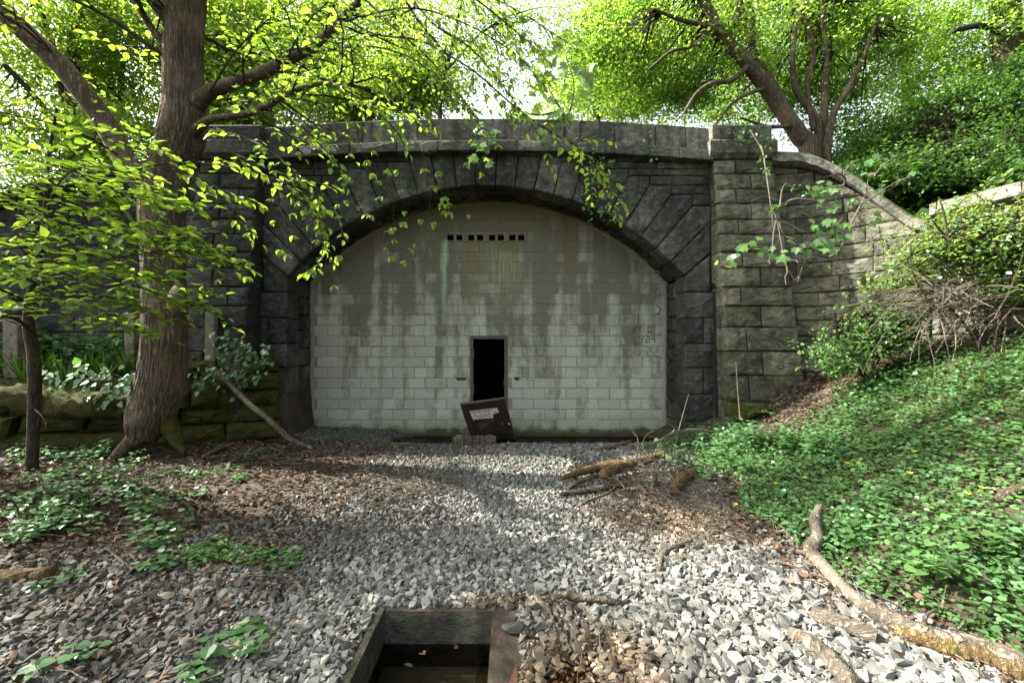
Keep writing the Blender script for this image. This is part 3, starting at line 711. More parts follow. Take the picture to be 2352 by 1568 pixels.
text('C.C.T.V.', .19, .32, .45, M['sign_black'], 'lettering', .55, .008)
text('security system', .19, .04, .63, M['sign_black'], 'lettering', .53, .014, .79)
text('in operation', .19, .17, .80, M['sign_black'], 'lettering', .53, .014, .73)
text('24 hour video recording', .095, .03, .93, M['sign_black'], 'lettering', .5, .008, .73)
for (u, v, d) in ((.12, .40, 1), (.88, .42, -1)):
    V = [sp(u + a * d, v + b, .0045) for a, b in ((-.05, -.03), (.02, -.05), (.055, .02), (-.015, .045))]
    mk('camera_symbol', V, [[(0, 1, 2, 3)]], M['sign_black'], sign)
g = Geo()
for path in ([(655, 850), (700, 790), (880, 740), (1030, 690), (1040, 760), (900, 810), (700, 830), (660, 870)], [(700, 960), (720, 880), (770, 820), (800, 900), (730, 940)], [(820, 830), (840, 900), (880, 810), (890, 860)], [(650, 950), (760, 930), (790, 970)], [(960, 690), (1040, 680), (1050, 770), (950, 790)]):
    Q = np.array([dxy(*q) for q in path])
    for a_, b_ in zip(Q[:-1], Q[1:]):
        d = nrm(b_ - a_); n_ = np.array((-d[1], d[0])) * .0035
        g.add([dl(*(c), .003) for c in (a_ - n_, b_ - n_, b_ + n_, a_ + n_)], F4=[(0, 1, 2, 3)])
g.build('painted_tag', M['chalk'], leaf)
g = Geo(); c = dxy(1488, 825); g.tube([dl(c[0], c[1], 0.0), dl(c[0], c[1], .02)], .013, 8, True); c = dxy(1305, 815); g.tube([dl(c[0], c[1] - .02, .004), dl(c[0], c[1] + .02, .004)], .006, 5, True)
g.build('lock_boss', M['sign_white'], leaf)

# ------------------------------------------------------------------ sump and water
sump = thing('concrete_sump', 'open concrete drain pit half full of dark water in the gravel', 'drain pit', ((PX0 + PX1) / 2, 2.2, -.2))
def slabbox(nm, a, b, mat=M['concrete']): g = Geo(); g.box(a, b); return g.build(nm, mat, sump)
slabbox('pit_wall', (PX0 - .045, PY0 - .2, -.9), (PX0 - .002, PY1 + .05, .016)); slabbox('pit_wall', (PX0 - .001, PY1 + .002, -.9), (PX1 + .01, PY1 + .05, .0))
slabbox('pit_wall', (PX1 + .002, PY0 - .2, -.9), (PX1 + .16, PY1 + .03, -.03), M['rustbrown_slab']); slabbox('pit_floor', (PX0, PY0 - .2, -.95), (PX1, PY1, -.36), M['post'])
def water_mat(name, col, rough=.03):
    m = Mat(name); p = m.pos(); gsh = m.n('ShaderNodeBsdfGlass'); gsh.inputs['IOR'].default_value = 1.33; gsh.inputs['Roughness'].default_value = rough; m.put(gsh.inputs[0], col)
    m.L.new(m.bump(m.noise(p, 7, 2), .08, .01), gsh.inputs['Normal']); tr = m.n('ShaderNodeBsdfTransparent'); m.put(tr.inputs[0], col)
    gl = m.n('ShaderNodeBsdfGlossy'); gl.inputs['Roughness'].default_value = rough
    m.L.new(m.bump(m.noise(p, 7, 2), .08, .01), gl.inputs['Normal'])
    fz = m.n('ShaderNodeFresnel'); fz.inputs[0].default_value = 1.33
    mx = m.n('ShaderNodeMixShader'); m.L.new(fz.outputs[0], mx.inputs[0]); m.L.new(tr.outputs[0], mx.inputs[1]); m.L.new(gl.outputs[0], mx.inputs[2])
    return m.done(mx.outputs[0])
M['water'] = water_mat('murky_water', (.42, .42, .36)); M['pit_water'] = water_mat('dark_pit_water', (.42, .42, .36)); M['brown_water'] = water_mat('rusty_shallow_water', (.62, .52, .38))
def pool(name, label, cxy, rx, ry, z, mat, n=40):
    an = np.linspace(0, 2*np.pi, n, endpoint=False); V = np.column_stack([cxy[0] + rx*np.cos(an), cxy[1] + ry*np.sin(an), np.full(n, z)]); V = np.vstack([V, [[*cxy, z]]])
    o = mk(name, V, [[(i, (i+1) % n, n) for i in range(n)]], mat); tag(o, label, None, None, 'structure'); return o
g = Geo(); g.add([(-4.1, 7.0, WATER), (3.2, 7.0, WATER), (3.2, 8.898, WATER), (-4.1, 8.898, WATER)], F4=[(0, 1, 2, 3)])
o = g.build('pool_water', M['water']); tag(o, 'shallow dark pool along the foot of the block wall', None, None, 'structure')
pool('puddle_water', 'small dark puddle in the gravel near the mossy branches', (1.18, 6.35), .55, .5, -.105, M['water'])
pool('rusty_water', 'film of rusty water around the wet stones beside the pit', (.3, 2.3), .5, .55, -.045, M['brown_water'])
pool('stream_water', 'shallow rusty trickle under the mossy branches', (1.55, 4.5), .7, .6, -.052, M['brown_water'])
g = Geo(); g.add([(PX0, PY0, -.21), (PX1, PY0, -.21), (PX1, PY1, -.21), (PX0, PY1, -.21)], F4=[(0, 1, 2, 3)]); o = g.build('pit_water', M['pit_water'], sump)

# ------------------------------------------------------------------ mossy rubble revetment on the left
rev = thing('retaining_wall', 'low moss covered rubble retaining wall along the left bank', 'wall', (-5.3, 7.1, 0))
base = smooth_path([(-4.15, 7.62), (-5.3, 7.02), (-6.4, 6.66), (-9.0, 6.1), (-12, 5.5)], 80); Lr = np.concatenate([[0], np.cumsum(np.linalg.norm(np.diff(base, axis=0), axis=1))])
def rev_fn(u, v, w):
    x = np.interp(u, Lr, base[:, 0]); y = np.interp(u, Lr, base[:, 1]); d = w - .33 * (v - .5)
    tx = np.interp(u + .05, Lr, base[:, 0]) - np.interp(u - .05, Lr, base[:, 0]); ty = np.interp(u + .05, Lr, base[:, 1]) - np.interp(u - .05, Lr, base[:, 1]); t = nrm(np.stack([tx, ty], -1))
    n_ = np.stack([-t[..., 1], t[..., 0]], -1); n_ = np.where(n_[..., 1:2] > 0, -n_, n_); return np.stack([x + n_[..., 0] * d, y + n_[..., 1] * d, v], -1)
z = -.25
for k, hgt in enumerate((.34, .3, .27, .28, .3, .24)):
    us = split_row(0, Lr[-1], .5, 1.2)
    for a_, b_ in zip(us[:-1], us[1:]):
        j = rng.normal(size=8) * .02; pr = rng.normal() * .05
        if k == 5 and rng.random() < .45: continue
        stone('rubble_stone', [(a_ + j[0], z + j[1]), (b_ + j[2], z + j[3]), (b_ + j[4], z + hgt + j[5]), (a_ + j[6], z + hgt + j[7])], rev_fn, .5, M['stone_moss'], rev, .012, .06, .07, .22, pr)
    z += hgt
# three old posts on the terrace
def post(label, x, y, top, wx=.17):
    z = hz(x, y); t = thing('fence_post', label, 'post', (x, y, z), 'old square posts on the left terrace')
    stone('shaft', [(x - wx/2, z - .25), (x + wx/2, z - .25), (x + wx/2, top), (x - wx/2, top)], face_fn(y - wx/2), wx, M['post'], t, .001, .012, .002, .5)
    g = Geo()
    for zz_ in (top - .25, top - .6): g.tube([(x + .03, y - wx/2 - .004, zz_), (x + .03, y - wx/2 + .002, zz_)], .014, 8, True)
    g.build('bolt_hole', M['hole'], t)  # black disc stands in for the dark of the hole
p_ = W(306, 720, 7.25); post('square weathered post just left of the big trunk', p_[0], 7.25, 2.27)
p_ = W(489, 716, 7.5); post('square weathered post right of the big trunk beside the stonework', p_[0], 7.5, 2.32)
p_ = W(42, 735, 6.9); post('square weathered post at the far left edge behind the sapling', p_[0], 6.9, 2.15, .24)
# ------------------------------------------------------------------ leaves
T_LEAF = (np.array([(0,0,0),(.33,0,-.01),(.68,0,-.03),(1,0,-.12),(.3,.31,.07),(.66,.25,.05),(.3,-.31,.07),(.66,-.25,.05)]), [(0,1,4),(2,3,5),(0,6,1),(2,7,3)], [(1,2,5,4),(1,6,7,2)])
T_RHOMB = (np.array([(0,0,0),(1,0,-.08),(.45,.33,.08),(.45,-.33,.08)]), [(0,1,2),(0,3,1)], [])
_a = np.linspace(.35, 2*np.pi-.35, 7)
T_ROUND = (np.vstack([[(0,0,0)], np.column_stack([.48 - .52*np.cos(_a + 0), .5*np.sin(_a)*-1, .09*np.abs(np.sin(_a))])]), [(0, i+1, i+2) for i in range(6)], [])
_m = [(0,0),(-.08,.18),(.1,.28),(.12,.52),(.36,.34),(.55,.56),(.58,.24),(1,0)]
_mm = _m + [(x, -y) for x, y in _m[-2:0:-1]]
T_MAPLE = (np.vstack([[(.3,0,-.03)], [(x, y, .05*abs(y) - .12*x*x) for x, y in _mm]]), [(0, i+1, (i+1) % len(_mm) + 1) for i in range(len(_mm))], [])
T_BLADE = (np.array([(0,-.02,0),(0,.02,0),(.4,-.022,.03),(.4,.022,.03),(.75,-.015,-.06),(.75,.015,-.06),(1,0,-.22)]), [(4,5,6)], [(0,1,3,2),(2,3,5,4)])
_h = [(0,0),(-.1,.2),(.08,.42),(.4,.4),(.75,.2),(1,0),(.75,-.2),(.4,-.4),(.08,-.42),(-.1,-.2)]
T_HEART = (np.vstack([[(.35,0,-.03)], [(x, y, .1*abs(y) - .08*x) for x, y in _h]]), [(0, i+1, (i+1) % len(_h) + 1) for i in range(len(_h))], [])
class Fol:
    def __init__(s): s.P = []; s.D = []; s.N = []; s.L = []; s.T = []
    def add(s, P, D, N, L, T):
        P = np.atleast_2d(P); n = len(P); s.P.append(P); s.D.append(np.broadcast_to(D, (n, 3))); s.N.append(np.broadcast_to(N, (n, 3))); s.L.append(np.broadcast_to(L, (n,))); s.T.append(np.broadcast_to(T, (n,)))
    def arrays(s): return np.vstack(s.P), nrm(np.vstack(s.D)), np.vstack(s.N), np.concatenate(s.L), np.clip(np.concatenate(s.T), 0, 1)
    def build(s, name, mat, parent, tmpl, indiv=0, kind='stuff', wide=1.0):
        P, D, N, L, T = s.arrays(); S_ = nrm(np.cross(N, D)); N = nrm(np.cross(D, S_))
        px = F0 * L / np.maximum(P[:, 1], .5); vis = (np.abs(P[:, 0] / np.maximum(P[:, 1], .1)) < 1.22) & (np.abs(P[:, 2] - 1.8) / np.maximum(P[:, 1], .1) < .82) & (P[:, 1] > .5)
        order = np.argsort(-px * vis); ind = order[:indiv]; ind = ind[vis[ind] & (px[ind] > 9)]
        rest = np.ones(len(P), bool); rest[ind] = False
        tv, t3, t4 = tmpl; ob = None
        if rest.any():
            p, d, sd_, n_, l = P[rest], D[rest], S_[rest], N[rest], L[rest]; m = len(p)
            wv = wide * rng.uniform(.72, 1.22, (m, 1, 1)); cv = rng.uniform(-.6, 2.4, (m, 1, 1))
            V = p[:, None] + l[:, None, None] * (tv[None, :, :1] * d[:, None] + wv * tv[None, :, 1:2] * sd_[:, None] + cv * tv[None, :, 2:] * n_[:, None])
            o = (np.arange(m) * len(tv))[:, None, None]
            Fs = [(o + np.array(f)[None]).reshape(-1, len(f[0])) for f in (t3, t4) if len(f)]
            ob = mk(name, V.reshape(-1, 3), Fs, mat, parent, False, {'tint': np.repeat(T[rest], len(tv))}); 
            if kind: ob['kind'] = kind
        if len(ind):
            key = (mat.name, id(tmpl)); c = CACHE.setdefault(key, {}); off = wloc(parent)
            for i in ind:
                b = int(T[i] * 7.99)
                if b not in c: c[b] = mesh_np('leaf', tv * np.array((1, wide, 1)), [t3, t4], mat, False, {'tint': np.full(len(tv), (b + .5) / 8)})
                lo = bpy.data.objects.new('leaf', c[b]); R3 = np.column_stack([D[i], S_[i] * rng.uniform(.75, 1.2), N[i] * rng.uniform(-.5, 2.4)]) * L[i]
                Mx = np.eye(4); Mx[:3, :3] = R3; Mx[:3, 3] = P[i] - off; lo.matrix_basis = Matrix(Mx.tolist()); link(lo, parent)
        return ob
CACHE = {}
UP = np.array((0, 0, 1.0))
def twig_leaves(F, pts, n, size, flat=UP, droop=.2, t0=.12, tilt=.3, tone=.5, sp=.85):
    if n < 1: return
    t = np.sort(rng.uniform(t0, 1, n)); t[-1] = 1; k = len(pts) - 1; f = t * k; i = np.minimum(f.astype(int), k - 1); fr_ = (f - i)[:, None]
    P = pts[i] * (1 - fr_) + pts[i+1] * fr_; T = nrm(pts[i+1] - pts[i]); sd_ = nrm(np.cross(flat, T) + 1e-6)
    sg = np.where(np.arange(n) % 2, 1, -1)[:, None] * sp; sg[-1] = 0
    D = nrm(T * .6 + sd_ * sg + rng.normal(size=(n, 3)) * .16 - UP * droop)
    N = nrm(flat + rng.normal(size=(n, 3)) * tilt)
    F.add(P + D * size * .12, D, N, size * rng.uniform(.7, 1.15, n), tone + rng.normal(size=n) * .2)
def walk(p, d, L, n, jit=.12, sag=.1, rise=0):
    pts = [np.array(p, float)]; d = nrm(d); st = L / n
    for _ in range(n):
        d = nrm(d + rng.normal(size=3) * jit + UP * (rise - sag) * st); pts.append(pts[-1] + d * st)
    return np.array(pts)
def spray(F, Gt, pts, r, level, size, dens=5.0, per=14, flat=UP, sag=.25, tone=.5, droop=.2, clen=.45, t0=.1, tilt=.3, jit=.12):
    """a branch with side shoots in one plane, leaves on the last order"""
    L = float(np.linalg.norm(np.diff(pts, axis=0), axis=1).sum())
    Gt.tube(pts, np.linspace(r, max(.0016, r * .35), len(pts)), 5 if r > .012 else (4 if r > .005 else 3))
    if level == 0:
        twig_leaves(F, pts, max(3, int(L * per)), size, flat, droop, .08, tilt, tone); return
    m = max(2, int(L * dens)); k = len(pts) - 1
    for q in range(m):
        t = t0 + (1 - t0) * (q + rng.random() * .8) / m; t = min(t, .98); f = t * k; i = min(int(f), k - 1); p = pts[i] + (pts[i+1] - pts[i]) * (f - i); T = nrm(pts[i+1] - pts[i])
        sd_ = nrm(np.cross(flat, T) + 1e-6); d = nrm(T * .75 + sd_ * (1 if q % 2 else -1) * rng.uniform(.5, .95) + rng.normal(size=3) * .12)
        l = L * clen * rng.uniform(.5, 1.0) * (1.1 - .6 * t)
        l = max(.1, min(l, 1.3)); n_ = max(3, int(l / .12))
        spray(F, Gt, walk(p, d, l, n_, jit, sag), max(.0018, r * .45), level - 1, size, dens * 1.15, per, flat, sag, tone + rng.normal() * .1, droop, clen, .1, tilt, jit)
    twig_leaves(F, pts[len(pts)//2:], max(3, int(L * per * .35)), size, flat, droop, .1, tilt, tone)
def PX(seq, Y=None):
    return np.array([W(q[0], q[1], q[2] if len(q) > 2 else Y) for q in seq])

# ------------------------------------------------------------------ the big foreground tree
tree = thing('leaning_tree', 'big brown-barked tree growing out of the left bank with bright spring leaves', 'tree', W(345, 1000, 6.3))
g = Geo()
tp = np.array([(*W(322, 1012, 6.2), .2), (*W(340, 965, 6.3), .33), (*W(362, 905, 6.4), .365), (*W(377, 820, 6.45), .345), (*W(379, 690, 6.5), .33), (*W(375, 560, 6.5), .325), (*W(374, 470, 6.5), .36), (*W(392, 385, 6.45), .33), (*W(418, 300, 6.4), .365), (*W(421, 220, 6.4), .32), (*W(421, 110, 6.35), .305), (*W(428, 0, 6.3), .30), (*W(440, -200, 6.2), .27), (*W(470, -520, 6.2), .17)])
tp[:, 3] *= .82
sp_ = smooth_path(tp, 110)
def bark_tube(g, path, rad, k, amp, ridges):
    P = np.asarray(path); n = len(P); T = nrm(np.gradient(P, axis=0)); U = nrm(np.cross(T, np.array((.1, 1, .05)))); V = np.cross(T, U); an = np.arange(k) / k * 2 * np.pi
    zz = np.concatenate([[0], np.cumsum(np.linalg.norm(np.diff(P, axis=0), axis=1))])[:, None]; A = an[None]
    w1 = .8 * np.sin(1.1 * zz + 2 * np.sin(A)) + .5 * np.sin(2.7 * zz + 3 * np.sin(2 * A + 1)) + .35 * np.sin(6.1 * zz + 5 * np.sin(3 * A)); ph = ridges * A + 2.2 * w1
    rg = np.abs(np.sin(ph * .5)) ** .6 + .5 * np.abs(np.sin(ph * .81 + 1.7 * np.sin(4.3 * zz + 2 * np.sin(A * 5)))) ** .7
    brk = .6 + .4 * np.sin(7 * zz + 4 * np.sin(9 * A) + 2 * np.sin(23 * A))
    big = .03 * np.sin(2 * A + .5 * zz) + .02 * np.sin(3 * A - .8 * zz + 1) + .012 * np.sin(5 * A + 1.7 * zz)
    rr = np.asarray(rad)[:, None] * (1 + big) + amp * (rg * brk - .8) + rng.normal(size=(n, k)) * amp * .12
    X = P[:, None] + rr[..., None] * (np.cos(an)[None, :, None] * U[:, None] + np.sin(an)[None, :, None] * V[:, None]); i = np.arange(n - 1)[:, None] * k; j = np.arange(k)[None]; j2 = (j + 1) % k
    g.add(X.reshape(-1, 3), F4=np.stack([i + j, i + j2, i + k + j2, i + k + j], -1).reshape(-1, 4))
q_ = smooth_path(tp, 300); bark_tube(g, q_[:, :3], q_[:, 3], 170, .016, 46)
g.tube(smooth_path(PX([(405, 720, 6.22), (412, 690, 6.17), (408, 655, 6.22)]), 8), [.05, .1, .13, .14, .13, .11, .08, .04], 12, True, .08)
trunk = g.build('trunk', M['bark'], tree, True)
def limb(pts, rads, n=26, k=14, nm='limb', mat=None, bump=.04):
    q = smooth_path(np.column_stack([pts, rads]), n); g = Geo(); g.tube(q[:, :3], q[:, 3], k, True, bump); g.build(nm, mat or M['bark'], tree, True); return q[:, :3]
limL = limb(PX([(365, 455, 6.48), (322, 415, 6.42), (290, 372, 6.38), (252, 300, 6.3), (203, 228, 6.2), (130, 140, 6.1), (55, 72, 6.0), (-40, -20, 5.9), (-160, -140, 5.8)]), [.2, .165, .15, .145, .14, .135, .13, .12, .09])
limR = limb(PX([(440, 250, 6.4), (478, 214, 6.3), (540, 190, 6.2), (600, 168, 6.1), (655, 142, 6.0), (720, 105, 5.9), (775, 55, 5.8), (835, -5, 5.7), (930, -90, 5.6)]), [.15, .105, .085, .08, .072, .065, .055, .045, .03])
limR2 = limb(PX([(450, 300, 6.3), (482, 275, 6.1), (560, 262, 6.0), (620, 240, 5.9), (680, 208, 5.8), (760, 190, 5.7), (850, 205, 5.6)]), [.08, .05, .042, .038, .032, .026, .018])
limT = limb(PX([(425, 60, 6.4), (385, 35, 6.3), (340, -20, 6.2), (290, -100, 6.1)]), [.16, .12, .1, .08])
limU = limb(PX([(380, 105, 6.3), (345, 60, 6.2), (310, 0, 6.1), (280, -60, 6)]), [.07, .05, .045, .035])
root1 = limb(PX([(340, 985, 6.25), (295, 1020, 6.1), (270, 1045, 6.0), (238, 1072, 5.95)]) , [.15, .1, .075, .03], 16, 12, 'root', M['bark'])
root2 = limb(PX([(350, 925, 6.45), (295, 925, 6.45), (240, 930, 6.4), (150, 925, 6.35), (60, 915, 6.3), (-60, 905, 6.2)]), [.2, .2, .22, .22, .2, .14], 44, 22, 'root', M['moss'], .16)
root3 = limb(PX([(372, 950, 6.4), (400, 1000, 6.3), (425, 1040, 6.2)]), [.14, .1, .03], 14, 12, 'root', M['moss'], .12)
F = Fol(); g = Geo()
for pts, r in ((limL, .1), (limR, .07), (limR2, .035), (limT, .08), (limU, .045)):
    n = len(pts)
    for i in range(6, n - 1, 1):
        if rng.random() < .42: continue
        T = nrm(pts[i+1] - pts[i]); side = nrm(np.cross(UP, T)) * rng.choice((-1, 1)); d = nrm(T * .6 + side * .7 + UP * rng.uniform(-.35, .35))
        L = rng.uniform(.8, 1.9)
        spray(F, g, walk(pts[i], d, L, 10, .14, .22), .016, 1, .115, 4.0, 11, tone=.5)
# crown above the frame: throws the dappled shade
for _ in range(8):
    i = rng.integers(78, 108); p = sp_[i, :3]; a = rng.random() * 6.28; d = np.array((math.cos(a), math.sin(a), .45)); spray(F, g, walk(p, d, rng.uniform(1.6, 3.2), 12, .12, .06), .035, 2, .15, 1.9, 7, clen=.5)
# long arching branches that reach over the middle of the bridge
ARCS = [([(790, 40, 5.75), (857, 78, 5.4), (960, 92, 5.1), (1020, 122, 5.0), (1090, 165, 4.9), (1180, 243, 4.9), (1260, 300, 4.9), (1330, 340, 4.9), (1375, 395, 5.0), (1400, 440, 5.0)], 6),
        ([(700, 125, 5.9), (753, 114, 5.6), (850, 107, 5.3), (944, 133, 5.1), (1010, 190, 5.0), (1063, 268, 5.0)], 6),
        ([(760, 60, 5.8), (860, 30, 5.4), (960, 20, 5.1), (1080, 60, 4.9), (1190, 130, 4.8), (1250, 200, 4.8)], 5),
        ([(820, 0, 5.6), (930, -40, 5.2), (1060, -30, 4.9), (1180, 20, 4.7), (1290, 90, 4.6)], 5),
        ([(560, 262, 6.0), (640, 262, 5.6), (700, 300, 5.3), (760, 360, 5.2), (800, 430, 5.2)], 5),
        ([(620, 160, 6.0), (720, 175, 5.5), (800, 210, 5.2), (880, 270, 5.1), (930, 330, 5.1)], 5),
        ([(655, 142, 5.9), (700, 60, 5.6), (760, 0, 5.3), (840, -50, 5.0)], 5),
        ([(480, 214, 6.2), (540, 120, 5.8), (610, 50, 5.5), (680, 0, 5.2)], 5),
        ([(470, 300, 6.1), (540, 310, 5.7), (610, 340, 5.4), (680, 400, 5.2), (720, 470, 5.1), (745, 560, 5.1)], 5)]
ARCS += [([(835, -5, 5.7), (900, 60, 5.3), (980, 130, 5.1), (1040, 200, 5.0), (1090, 262, 5.0)], 7), ([(700, 125, 5.9), (780, 150, 5.5), (870, 180, 5.3), (950, 230, 5.2), (1000, 290, 5.2)], 7),
         ([(900, -60, 5.5), (990, 50, 5.1), (1080, 110, 5.0), (1150, 190, 5.0), (1200, 262, 5.1)], 7), ([(960, -80, 5.3), (1080, -10, 5.0), (1170, 60, 4.9), (1240, 120, 4.9)], 7), ([(610, 165, 6.0), (660, 220, 5.7), (740, 240, 5.5), (830, 290, 5.4)], 6), ([(560, 190, 6.1), (560, 120, 5.8), (600, 60, 5.6), (690, 40, 5.4)], 6)]
for seq, dn in ARCS:
    pts = smooth_path(PX(seq), 34); spray(F, g, pts, .014, 1, .1, dn * .9, 14, sag=.45, clen=.24, droop=.3, tone=.55)
# sprays crossing in front of the trunk and the left of the portal
SPR = [([(170, 455, 4.3), (300, 395, 4.3), (430, 372, 4.4), (560, 390, 4.6), (660, 425, 4.8), (730, 470, 4.9)], 5.2, .115),
       ([(330, 385, 4.5), (420, 395, 4.4), (520, 440, 4.5), (600, 470, 4.7)], 6, .115),
       ([(520, 345, 5.2), (600, 380, 5.0), (680, 410, 5.0), (770, 430, 5.1)], 6, .1),
       ([(640, 420, 5.0), (700, 470, 5.0), (740, 540, 5.0), (735, 600, 5.0), (705, 625, 5.0)], 5, .1),
       ([(460, 430, 4.8), (520, 470, 4.8), (560, 510, 4.9), (600, 560, 5.0)], 4.5, .1),
       ([(690, 430, 5.1), (760, 480, 5.2), (790, 540, 5.2)], 4.5, .09)]
for seq, dn, sz in SPR: spray(F, g, smooth_path(PX(seq), 20), .009, 1, sz, dn * 1.25, 13, sag=.5, clen=.26, droop=.28, tone=.6)
# thin hanging shoots with a few leaf trios
HANG = [[(935, 300, 5.5), (975, 360, 5.5), (990, 420, 5.5), (985, 480, 5.5), (965, 560, 5.5), (945, 610, 5.5)], [(985, 440, 5.5), (1020, 470, 5.5), (1060, 500, 5.5)], [(985, 495, 5.5), (930, 520, 5.5), (890, 545, 5.5), (865, 590, 5.5)],
        [(860, 330, 5.3), (880, 400, 5.3), (900, 450, 5.3), (905, 520, 5.3)], [(600, 420, 5.1), (640, 470, 5.1), (655, 530, 5.1), (640, 590, 5.1)], [(690, 440, 5.0), (735, 500, 5.0), (750, 580, 5.0), (740, 670, 5.0)],
        [(745, 450, 5.2), (800, 470, 5.2), (850, 500, 5.2), (960, 565, 5.2)], [(520, 470, 5.1), (535, 540, 5.1), (540, 620, 5.1), (470, 660, 5.1)], [(1080, 300, 5.6), (1120, 330, 5.6), (1085, 400, 5.6)], [(810, 300, 5.2), (850, 370, 5.2), (930, 390, 5.2), (985, 400, 5.2)]]
for seq in HANG:
    pts = smooth_path(PX(seq), 24); g.tube(pts, np.linspace(.005, .002, 24), 3)
    for t in np.arange(.18, 1.01, .13):
        i = min(int(t * 23), 22); d = nrm(pts[i+1] - pts[i]); a = rng.random() * 6.28; e = np.array((math.cos(a), math.sin(a) * .6, .1)); q = walk(pts[i], e, rng.uniform(.06, .16), 3, .1, 1.5); g.tube(q, .0018, 3)
        for b in (-.8, 0, .8):
            dd = nrm(e * .7 + np.array((math.sin(b), 0, 0)) - UP * .75 + rng.normal(size=3) * .2); F.add(q[-1], dd, nrm(np.array((.1, -.5, .7)) + rng.normal(size=3) * .3), rng.uniform(.065, .1), .7 + rng.normal() * .15)
g.build('twigs', M['twig'], tree); print('tree leaves', sum(len(p) for p in F.P))
# unseen leaf clumps added above the picture to break the sun into patches on the ground
for _ in range(60):
    c = np.array((rng.uniform(-8.2, -3.0), rng.uniform(3.0, 7.2), rng.uniform(7.4, 10.2))); sx_ = c[0] + 1.09 * c[2]
    if rng.random() > (.8 if -3.5 < sx_ < 1.2 else .28): continue
    m_ = int(rng.uniform(20, 60)); r_ = rng.uniform(.3, .7)
    F.add(c + rng.normal(size=(m_, 3)) * np.array((r_, r_, r_ * .35)), rng.normal(size=(m_, 3)) - UP * .3, nrm(UP + rng.normal(size=(m_, 3)) * .4), .15 * rng.uniform(.7, 1.2, m_), .5 + rng.normal(size=m_) * .2)
F.build('crown', M['leaf_beech'], tree, T_LEAF, 290, 'stuff', .9)

# ------------------------------------------------------------------ slim sapling at the left edge
sap = thing('sapling', 'slim grey sapling at the left edge with flat layers of leaves', 'tree', W(75, 1090, 5.5))
g = Geo(); q = smooth_path(np.array([(*W(72, 1100, 5.5), .068), (*W(76, 1000, 5.4), .062), (*W(80, 900, 5.3), .064), (*W(76, 810, 5.15), .058), (*W(66, 745, 5.0), .053), (*W(68, 690, 4.9), .042), (*W(88, 600, 4.8), .034), (*W(104, 500, 4.7), .026), (*W(110, 380, 4.6), .018), (*W(130, 250, 4.5), .01)]), 60)
g.tube(q[:, :3], q[:, 3], 14, True, .05); g.build('trunk', M['bark_bg'], sap, True)
F = Fol(); g = Geo()
SAP = [([(72, 760, 4.9), (30, 730, 4.7), (-60, 715, 4.4)], .025, 3), ([(70, 700, 4.9), (20, 672, 4.6), (-50, 650, 4.3)], .016, 5),
       ([(78, 640, 4.8), (170, 610, 4.4), (280, 590, 4.2), (400, 575, 4.1), (510, 600, 4.1)], .012, 5), ([(85, 600, 4.8), (200, 545, 4.3), (310, 540, 4.0), (420, 570, 3.9)], .012, 5),
       ([(72, 680, 4.8), (180, 660, 4.4), (300, 655, 4.2), (400, 690, 4.2), (470, 700, 4.2)], .011, 5), ([(95, 540, 4.7), (180, 480, 4.2), (280, 450, 4.0), (360, 455, 3.9)], .01, 5),
       ([(95, 540, 4.7), (60, 470, 4.2), (0, 430, 3.8), (-80, 410, 3.5)], .01, 5), ([(100, 500, 4.7), (130, 430, 4.0), (170, 390, 3.6), (240, 380, 3.3)], .01, 5),
       ([(80, 620, 4.8), (40, 560, 4.2), (-20, 540, 3.7), (-100, 540, 3.4)], .01, 5), ([(104, 470, 4.7), (60, 380, 4.4), (-20, 330, 4.2), (-80, 310, 4)], .01, 5),
       ([(70, 700, 4.8), (130, 720, 4.3), (230, 735, 4.1), (330, 765, 4.1)], .009, 4), ([(85, 590, 4.8), (150, 620, 4.1), (230, 625, 3.7), (330, 640, 3.6)], .009, 5), ([(75, 650, 4.8), (30, 610, 4.0), (-30, 600, 3.6)], .009, 5),
       ([(108, 420, 4.6), (190, 340, 4.5), (290, 310, 4.4), (380, 350, 4.3)], .009, 4), ([(108, 400, 4.6), (40, 330, 4.0), (-40, 300, 3.6)], .008, 4)]
SAP += [([(60, 500, 4.5), (150, 520, 4.3), (260, 500, 4.2), (380, 520, 4.1), (470, 560, 4.1)], .009, 5), ([(75, 640, 4.6), (160, 690, 4.3), (260, 690, 4.1), (350, 720, 4.0)], .009, 5), ([(100, 430, 4.5), (200, 420, 4.3), (320, 420, 4.2), (450, 480, 4.2)], .009, 5), ([(-40, 470, 3.9), (60, 480, 3.9), (160, 560, 3.8), (240, 600, 3.8)], .009, 5), ([(-60, 390, 4.2), (60, 380, 4.1), (180, 420, 4.0), (280, 480, 4.0)], .009, 5), ([(60, 700, 4.6), (10, 680, 4.2), (-60, 690, 3.9)], .009, 4)]
for seq, r, dn in SAP: spray(F, g, smooth_path(PX(seq), 16), r, 1, .105, dn * 1.9, 15, sag=.12, clen=.34, droop=.06, tilt=.22, tone=.5)
g.tube(smooth_path(PX([(80, 940, 4.9), (100, 960, 4.8), (105, 985, 4.7), (95, 1005, 4.7)]), 8), .006, 4)
g.build('twigs', M['twig'], sap); print('sapling leaves', sum(len(p) for p in F.P))
F.build('crown', M['leaf_beech'], sap, T_LEAF, 290)

